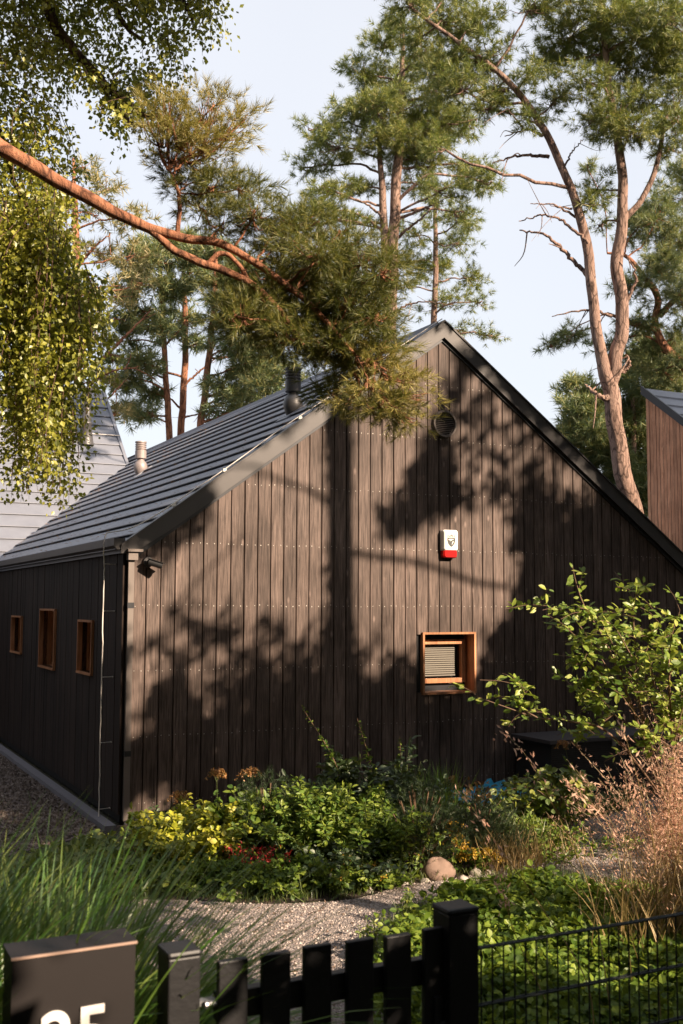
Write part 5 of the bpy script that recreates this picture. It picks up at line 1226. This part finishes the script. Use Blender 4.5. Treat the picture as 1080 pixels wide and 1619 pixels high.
# ---- sedge in the lower left corner
def off_digits(P):
    # blades hang clear of the numbered face of the box
    q = P - np.array([P0[0], P0[1], 0]); A_ = q @ u; B_ = q @ v
    return ~((A_ > -1.19) & (A_ < -.93) & (B_ < .05) & (P[:, :, 2] < 1.12)).any(1)
def sedge(b, n, L, label, sp=1.8):
    m__ = MB(); blades(m__, b, n, L, .010, sp, .10, seg=11, lvar=.5, side=(u * .45 + v * .75), clear=off_digits); blades(m__, b, n // 3, L * .8, .012, .8, .10, seg=9, clear=off_digits); blades(m__, b, 9, L * .85, .009, 1.9, .10, seg=11, clear=off_digits)
    md = MB(); blades(md, b, n // 9, L * .85, .007, 1.9, .12, seg=10, side=(u * .5 + v * .8), clear=off_digits)
    o = m__.build('sedge_clump', MAT['grass'], extra=(md, MAT['straw'])); tag(o, label, 'sedge', 'sedge clumps by the number box')
sedge(Wf(-1.15, .38, .02), 3000, 1.55, 'large arching green sedge clump spilling over the number box')
sedge(Wf(-1.60, .55, .02), 2800, 1.62, 'tall sedge clump at the left edge of the picture')
sedge(Wf(-1.45, .95, .0), 2200, 1.5, 'sedge clump farther back, behind the number box')
sedge(Wf(-1.95, 1.15, .0), 2400, 1.6, 'sedge clump at the far left edge, farthest from the fence')
sedge(Wf(-1.30, 1.45, .0), 1800, 1.25, 'low sedge clump nearest the gravel path at the left')
sedge(Wf(-.95, .52, .0), 420, 1.15, 'thin sedge clump behind the post left of the gate')
# sprigs
for x, y, l_ in ((600, 1510, 'wispy weed growing in the gravel behind the gate, left one'), (645, 1470, 'wispy weed growing at the path edge behind the gate, right one')):
    b = gnd(x, y); bush('weed', l_, 'plant', b, 12, .26, .10, .03, 'rasp_leaf', lpm=60, basr=.03, group='weeds in the gravel')

# fallen needles on the roof
nd = MB(); n = 900; ss_ = rng.uniform(.05, 3.3, n); tt_ = rng.uniform(.05, 9.5, n) ** 1.0
p = np.array([W(a, b, ztop(a) + .022) for a, b in zip(ss_, tt_)]); d = norm(rng.normal(size=(n, 3)) * np.array([1, 1, .05]) + np.array([0, 0, 0]))
scatter(nd, DIA_V * np.array([1, .22, 1]), DIA_F, p, frames(d, UPV + norm(-u) * .5 + rng.normal(size=(n, 3)) * .1), .035 + .04 * rng.random(n))
o = nd.build('fallen_needles', MAT['rust_flower']); tag(o, 'dry brown needles and twigs lying on the grey roof', 'needles', kind='stuff')

# ================================================================== trees behind and beside the camera
# They stand outside the picture and throw the dappled shade that the photograph shows. Openings in their
# crowns (listed where the sun gets through to) are cut along the sun rays to shape the light.
Ss, St, Sz = SUN @ u, SUN @ v, SUN[2]
def to_plane(P):
    q = np.asarray(P) - C0; lam = (q @ v) / St; return q @ u - Ss * lam, q[2] - Sz * lam
def wpoly(pts): return [wall(x, y) for x, y in pts]
LIT = [(wpoly([(170, 1005), (190, 880), (235, 860), (262, 870), (315, 830), (322, 770), (350, 745), (430, 700), (545, 605), (540, 640), (512, 660), (512, 965), (470, 980), (430, 955), (385, 970), (330, 940), (290, 900), (262, 960), (215, 1012)]), 1.0),
       (wpoly([(556, 600), (640, 545), (695, 500), (712, 550), (700, 590), (685, 640), (660, 700), (635, 750), (590, 800), (585, 860), (640, 862), (700, 825), (790, 820), (806, 880), (798, 950), (760, 1005), (700, 1015), (620, 1000), (556, 985)]), 1.0),
       (wpoly([(730, 600), (760, 610), (940, 780), (930, 800), (830, 740), (790, 820), (745, 790), (720, 740), (715, 680)]), .22),
       (wpoly([(225, 1015), (330, 975), (385, 980), (500, 975), (500, 1050), (225, 1075)]), .12),
       (wpoly([(566, 990), (750, 1010), (750, 1070), (566, 1055)]), .12),
       (wpoly([(684, 1010), (738, 1010), (738, 1082), (684, 1084)]), 1.0),
       (wpoly([(196, 1045), (216, 1045), (218, 1150), (196, 1150)]), .7),
       (wpoly([(310, 1075), (350, 1075), (350, 1110), (310, 1110)]), .35),
       ]
DARK = [(wpoly([(215, 835), (250, 800), (300, 785), (322, 770), (318, 810), (300, 860), (262, 880), (225, 870)]), .9)]
def blobs_at(x, y, d, r, a): s_, z_ = to_plane(at(x, y, d)); return (s_, z_, r, a)
SPOTS = []
for (x, y, d, r, a) in [(290, 1320, 8.3, .26, 1), (250, 1345, 8.2, .16, .8), (340, 1290, 8.5, .18, .6), (470, 1290, 8.8, .34, .8), (560, 1275, 8.8, .34, .75), (600, 1310, 8.5, .2, .6), (400, 1340, 8.1, .14, .8), (440, 1390, 7.8, .22, .45),
                        (830, 1270, 9.1, .36, .9), (880, 1240, 9.3, .32, .9), (790, 1310, 8.7, .30, .8), (700, 1330, 8.3, .22, .7), (760, 1350, 8.3, .2, .6), (640, 1285, 8.8, .16, .4), (690, 1372, 8.1, .14, .6),
                        (905, 900, 7.4, .13, 1), (850, 955, 7.4, .18, 1), (1010, 930, 7.4, .20, 1), (950, 1000, 7.4, .44, 1), (1030, 1010, 7.4, .40, 1), (980, 1080, 7.4, .42, .95), (900, 1080, 7.4, .34, .95), (1060, 1090, 7.4, .40, .95), (920, 1150, 7.4, .36, .9), (1030, 1170, 7.4, .40, .9), (820, 1125, 7.4, .36, 1), (760, 1100, 7.4, .3, 1),
                        (1060, 1200, 5.5, .40, 1), (1000, 1260, 6.0, .40, 1), (1050, 1300, 5.5, .45, 1), (950, 1330, 7, .45, .95), (1040, 1400, 5.2, .45, .9), (900, 1380, 7.0, .32, .55), (970, 1420, 6, .30, .7), (1000, 1330, 7.5, .45, .9), (940, 1300, 8.5, .40, .8),
                        (750, 1395, 7.6, .25, .6), (350, 1450, 6.9, .35, .45), (420, 1500, 6.0, .35, .4), (560, 1450, 6.8, .3, .5), (860, 1480, 6.0, .30, .35), (700, 1460, 6.4, .22, .5), (290, 1300, 8.3, .34, 1), (310, 1345, 8.2, .32, 1), (160, 1340, 6.0, .18, .7), (110, 1330, 5.5, .16, .5), (300, 1470, 6.0, .3, .25), (480, 1450, 6.9, .3, .25), (620, 1430, 7.0, .3, .3),
                        (120, 1390, 3.3, .10, .6), (60, 1340, 3.3, .12, .5), (190, 1430, 3.3, .08, .5), (112, 1610, 2.73, .26, 1)]:
    SPOTS.append(blobs_at(x, y, d, r, a))
def lit(s, z):
    a = 0.0
    for P, w_l in LIT:
        if inpoly(s, z, P): a = max(a, w_l)
    for P, w_l in DARK:
        if inpoly(s, z, P): a = min(a, 1 - w_l)
    for s_, z_, r, w_l in SPOTS:
        d2 = ((s - s_) ** 2 + (z - z_) ** 2) / r ** 2
        if d2 < 1: a = max(a, w_l)
    if s < -.45 and z > .5: a = 1
    if z > 4.9: a = 1
    return a
def from_plane(s, z, lam): return W(s, 0, z) + SUN * lam
# crowns: leaf clumps set along the sun rays to shape the shade, each assigned to the nearest of five trees
trees_ = []
def shade_trunk(s0, lam, r, h, name, label):
    P = from_plane(s0, 0, lam); b = np.array([P[0], P[1], 0]); root = empty(name, b, label, 'tree', 'shade trees outside the picture'); m__ = MB(); m__.smooth = True
    m__.tube(curve([b - Z * .1, b + np.array([.02, .01, h * .4]), b + np.array([-.02, .02, h * .75]), b + Z * h], 30, .008), np.linspace(r * 1.1, r * .75, 30), 12, wob=.06); m__.build('trunk', MAT['pine_bark'], root)
    trees_.append((root, b, MB(), MB()))
shade_trunk(2.19, 9.6, .150, 11.5, 'shade_tree', 'thick-trunked tree behind the camera whose trunk shadow crosses the gable')
shade_trunk(5.6, 10.5, .12, 9.5, 'shade_tree', 'tree to the right of the camera with a broad crown, nearest the chest')
shade_trunk(7.0, 9.0, .10, 8.5, 'shade_tree', 'slim tree beyond the right edge of the picture')
shade_trunk(-.75, 10.5, .10, 6.0, 'shade_tree', 'low tree behind the camera on the side of the number box')
shade_trunk(3.9, 12.5, .12, 5.0, 'shade_tree', 'short bushy tree behind the camera, farthest from the house')
TB = np.array([t_[1] for t_ in trees_])
cl_pos = []
stp = .135
RING = [(math.cos(a) * .13, math.sin(a) * .13) for a in np.linspace(0, 2 * np.pi, 7)[:-1]]
def in_frame(P):
    q = P - CAM; d = q @ F
    if d < .5: return bool(np.linalg.norm(q) < 1.5)
    x, y = cx + FPX * (q @ R) / d, cy - FPX * (q @ U) / d; m_ = 650 / d + 60
    return -m_ < x < 1080 + m_ and -m_ < y < 1619 + m_
for s in np.arange(-7.2, 8.6, stp):
    for z in np.arange(-5.6, 4.95, stp):
        for rep in range(4):
            ss_, zz_ = s + rng.uniform(-.5, .5) * stp * 1.6, z + rng.uniform(-.5, .5) * stp * 1.6
            if s < -.45 and z > (.4 if s > -2.4 else -.9): continue
            a = lit(ss_, zz_)
            if a < 1 and not any(inpoly(ss_, zz_, P_) for P_, _w in DARK): a = max(a, max(lit(ss_ + o[0], zz_ + o[1]) for o in RING))
            if a > 0 and rng.random() < a ** .6: continue
            if a > 0 and rep > 0: continue
            if rep > 2 and s < -3: continue
            P = from_plane(ss_, zz_, rng.uniform(8.6, 12.8) if s > -2.4 else rng.uniform(10.8, 15))
            if in_frame(P): P = from_plane(ss_, zz_, rng.uniform(13, 16))
            if P[2] < .15 or in_frame(P): continue
            cl_pos.append(P)
cl_pos = np.array(cl_pos)
near = np.argmin(np.linalg.norm(cl_pos[:, None, :2] - TB[None, :, :2], axis=2), 1)
for i, (root, b, fo, wd) in enumerate(trees_):
    P = cl_pos[near == i]; k = 10
    q = np.repeat(P, k, 0) + rng.normal(size=(len(P) * k, 3)) * .062
    scatter(fo, DIA_V * np.array([1, 1.3, 1]), DIA_F, q, frames(rdir(len(q), -.2), rng.normal(size=(len(q), 3)) + SUN * .8), .11 * (.7 + .6 * rng.random(len(q))))
    fo.build('foliage', MAT['shade_leaf'], root)
# limbs that cast the curved branch shadows on the boards
def limb_shadow(px_pts, lam, r0, r1, ti):
    P = [from_plane(*wall(x, y), lam + .1 * i) for i, (x, y) in enumerate(px_pts)]; trees_[ti][3].smooth = True
    n = 10 * len(P); trees_[ti][3].tube(curve(P, n), np.linspace(r0, r1, n), 8)
limb_shadow([(530, 870), (590, 882), (650, 890), (700, 905), (750, 922), (830, 935)], 9.6, .034, .030, 0)
limb_shadow([(530, 815), (500, 785), (465, 770), (430, 758), (390, 745), (350, 745)], 9.6, .032, .014, 0)
limb_shadow([(530, 720), (520, 660), (535, 600), (530, 540)], 9.6, .10, .06, 0)
limb_shadow([(260, 990), (300, 930), (350, 880), (385, 850)], 9.8, .020, .010, 0)
limb_shadow([(600, 830), (640, 800), (690, 740), (720, 700)], 9.9, .035, .02, 0)
trees_[0][3].build('limbs', MAT['pine_bark'], trees_[0][0])

# tall trees added to close off the sky and dim its light (shared meshes, placed one by one)
def big_tree(name, b, h, r, n, seed_lab):
    root = empty(name, b, seed_lab, 'tree', 'trees added outside the picture to block sky light'); m__ = MB(); m__.smooth = True; b = np.array(b, float)
    m__.tube(curve([b - Z * .1, b + np.array([.1, 0, h * .3]), b + np.array([0, .1, h * .65]), b + Z * h * .95], 24, .02), np.linspace(.22, .05, 24), 10)
    m__.build('trunk', MAT['pine_bark'], root); fo = MB()
    d = norm(rng.normal(size=(n, 3))) * (rng.random((n, 1)) ** .4); c = b + np.array([0, 0, h * .54]) + d * np.array([r, r, h * .48])
    k = 9; q = np.repeat(c, k, 0) + rng.normal(size=(n * k, 3)) * .22
    scatter(fo, DIA_V * np.array([1, 1.5, 1]), DIA_F, q, frames(rdir(len(q)), rng.normal(size=(len(q), 3))), .30 * (.7 + .6 * rng.random(len(q))))
    fo.build('foliage', MAT['shade_leaf'], root); return root
def copy_thing(o, loc, rz, label):
    c = o.copy(); C.objects.link(c); c.location = [float(a) for a in loc]; c.rotation_euler.z = rz; c['label'] = label
    for ch in o.children:
        d = ch.copy(); C.objects.link(d); d.parent = c
    return c
bigs = [(-10.5, -2), (-10, -7), (-8.8, -15), (-4.5, -17.5), (-9.5, 3), (-9, -1), (-8.6, -5), (-8.5, -9), (-8.5, -13), (-6, -15.5), (-2.5, -16.5), (-12, 1), (-12.5, -4), (-12, -11), (-10, -16), (-5, -20), (0, -21), (19, -8), (20.5, -11.5), (22, -15), (24, -8), (17.5, -5)]
base_t = None
words = ['first', 'second', 'third', 'fourth', 'fifth', 'sixth', 'seventh', 'eighth', 'ninth', 'tenth', 'eleventh', 'twelfth', 'thirteenth', 'fourteenth', 'fifteenth', 'sixteenth', 'seventeenth', 'eighteenth', 'nineteenth', 'twentieth', 'twenty-first', 'twenty-second', 'twenty-third', 'twenty-fourth']
for i, (s, t) in enumerate(bigs):
    P = W(s, t, 0); lab = 'tall leafy tree added outside the picture to block sky light, %s clockwise from the side wall' % words[i]
    if i == 0: base_t = big_tree('sky_block_tree', P, 16, 3.1, 4200, lab)
    else: copy_thing(base_t, P, rng.random() * 6.28, lab)

# leaf clumps added above the top edge of view to cut sky light
cp = []
for _ in range(44000):
    s, z, lam = rng.uniform(-.2, 7.5), rng.uniform(5.3, 7.3), rng.uniform(4, 15)
    P = from_plane(s, z, lam)
    if in_frame(P): continue
    if math.sin(P[0] * 1.9) + math.sin(P[1] * 2.3 + 1) + math.sin(P[2] * 2.1 + P[0]) < -.9: continue
    cp.append(P)
cp = np.array(cp)[:15000]; nr_ = np.argmin(np.linalg.norm(cp[:, None, :2] - TB[None, :3, :2], axis=2), 1)
for i in range(3):
    P = cp[nr_ == i]
    if not len(P): continue
    fo = MB(); q = np.repeat(P, 8, 0) + rng.normal(size=(len(P) * 8, 3)) * .13
    scatter(fo, DIA_V * np.array([1, 1.3, 1]), DIA_F, q, frames(rdir(len(q), -.2), rng.normal(size=(len(q), 3))), .22 * (.7 + .6 * rng.random(len(q))))
    fo.build('sky_block_foliage', MAT['shade_leaf'], trees_[i][0])
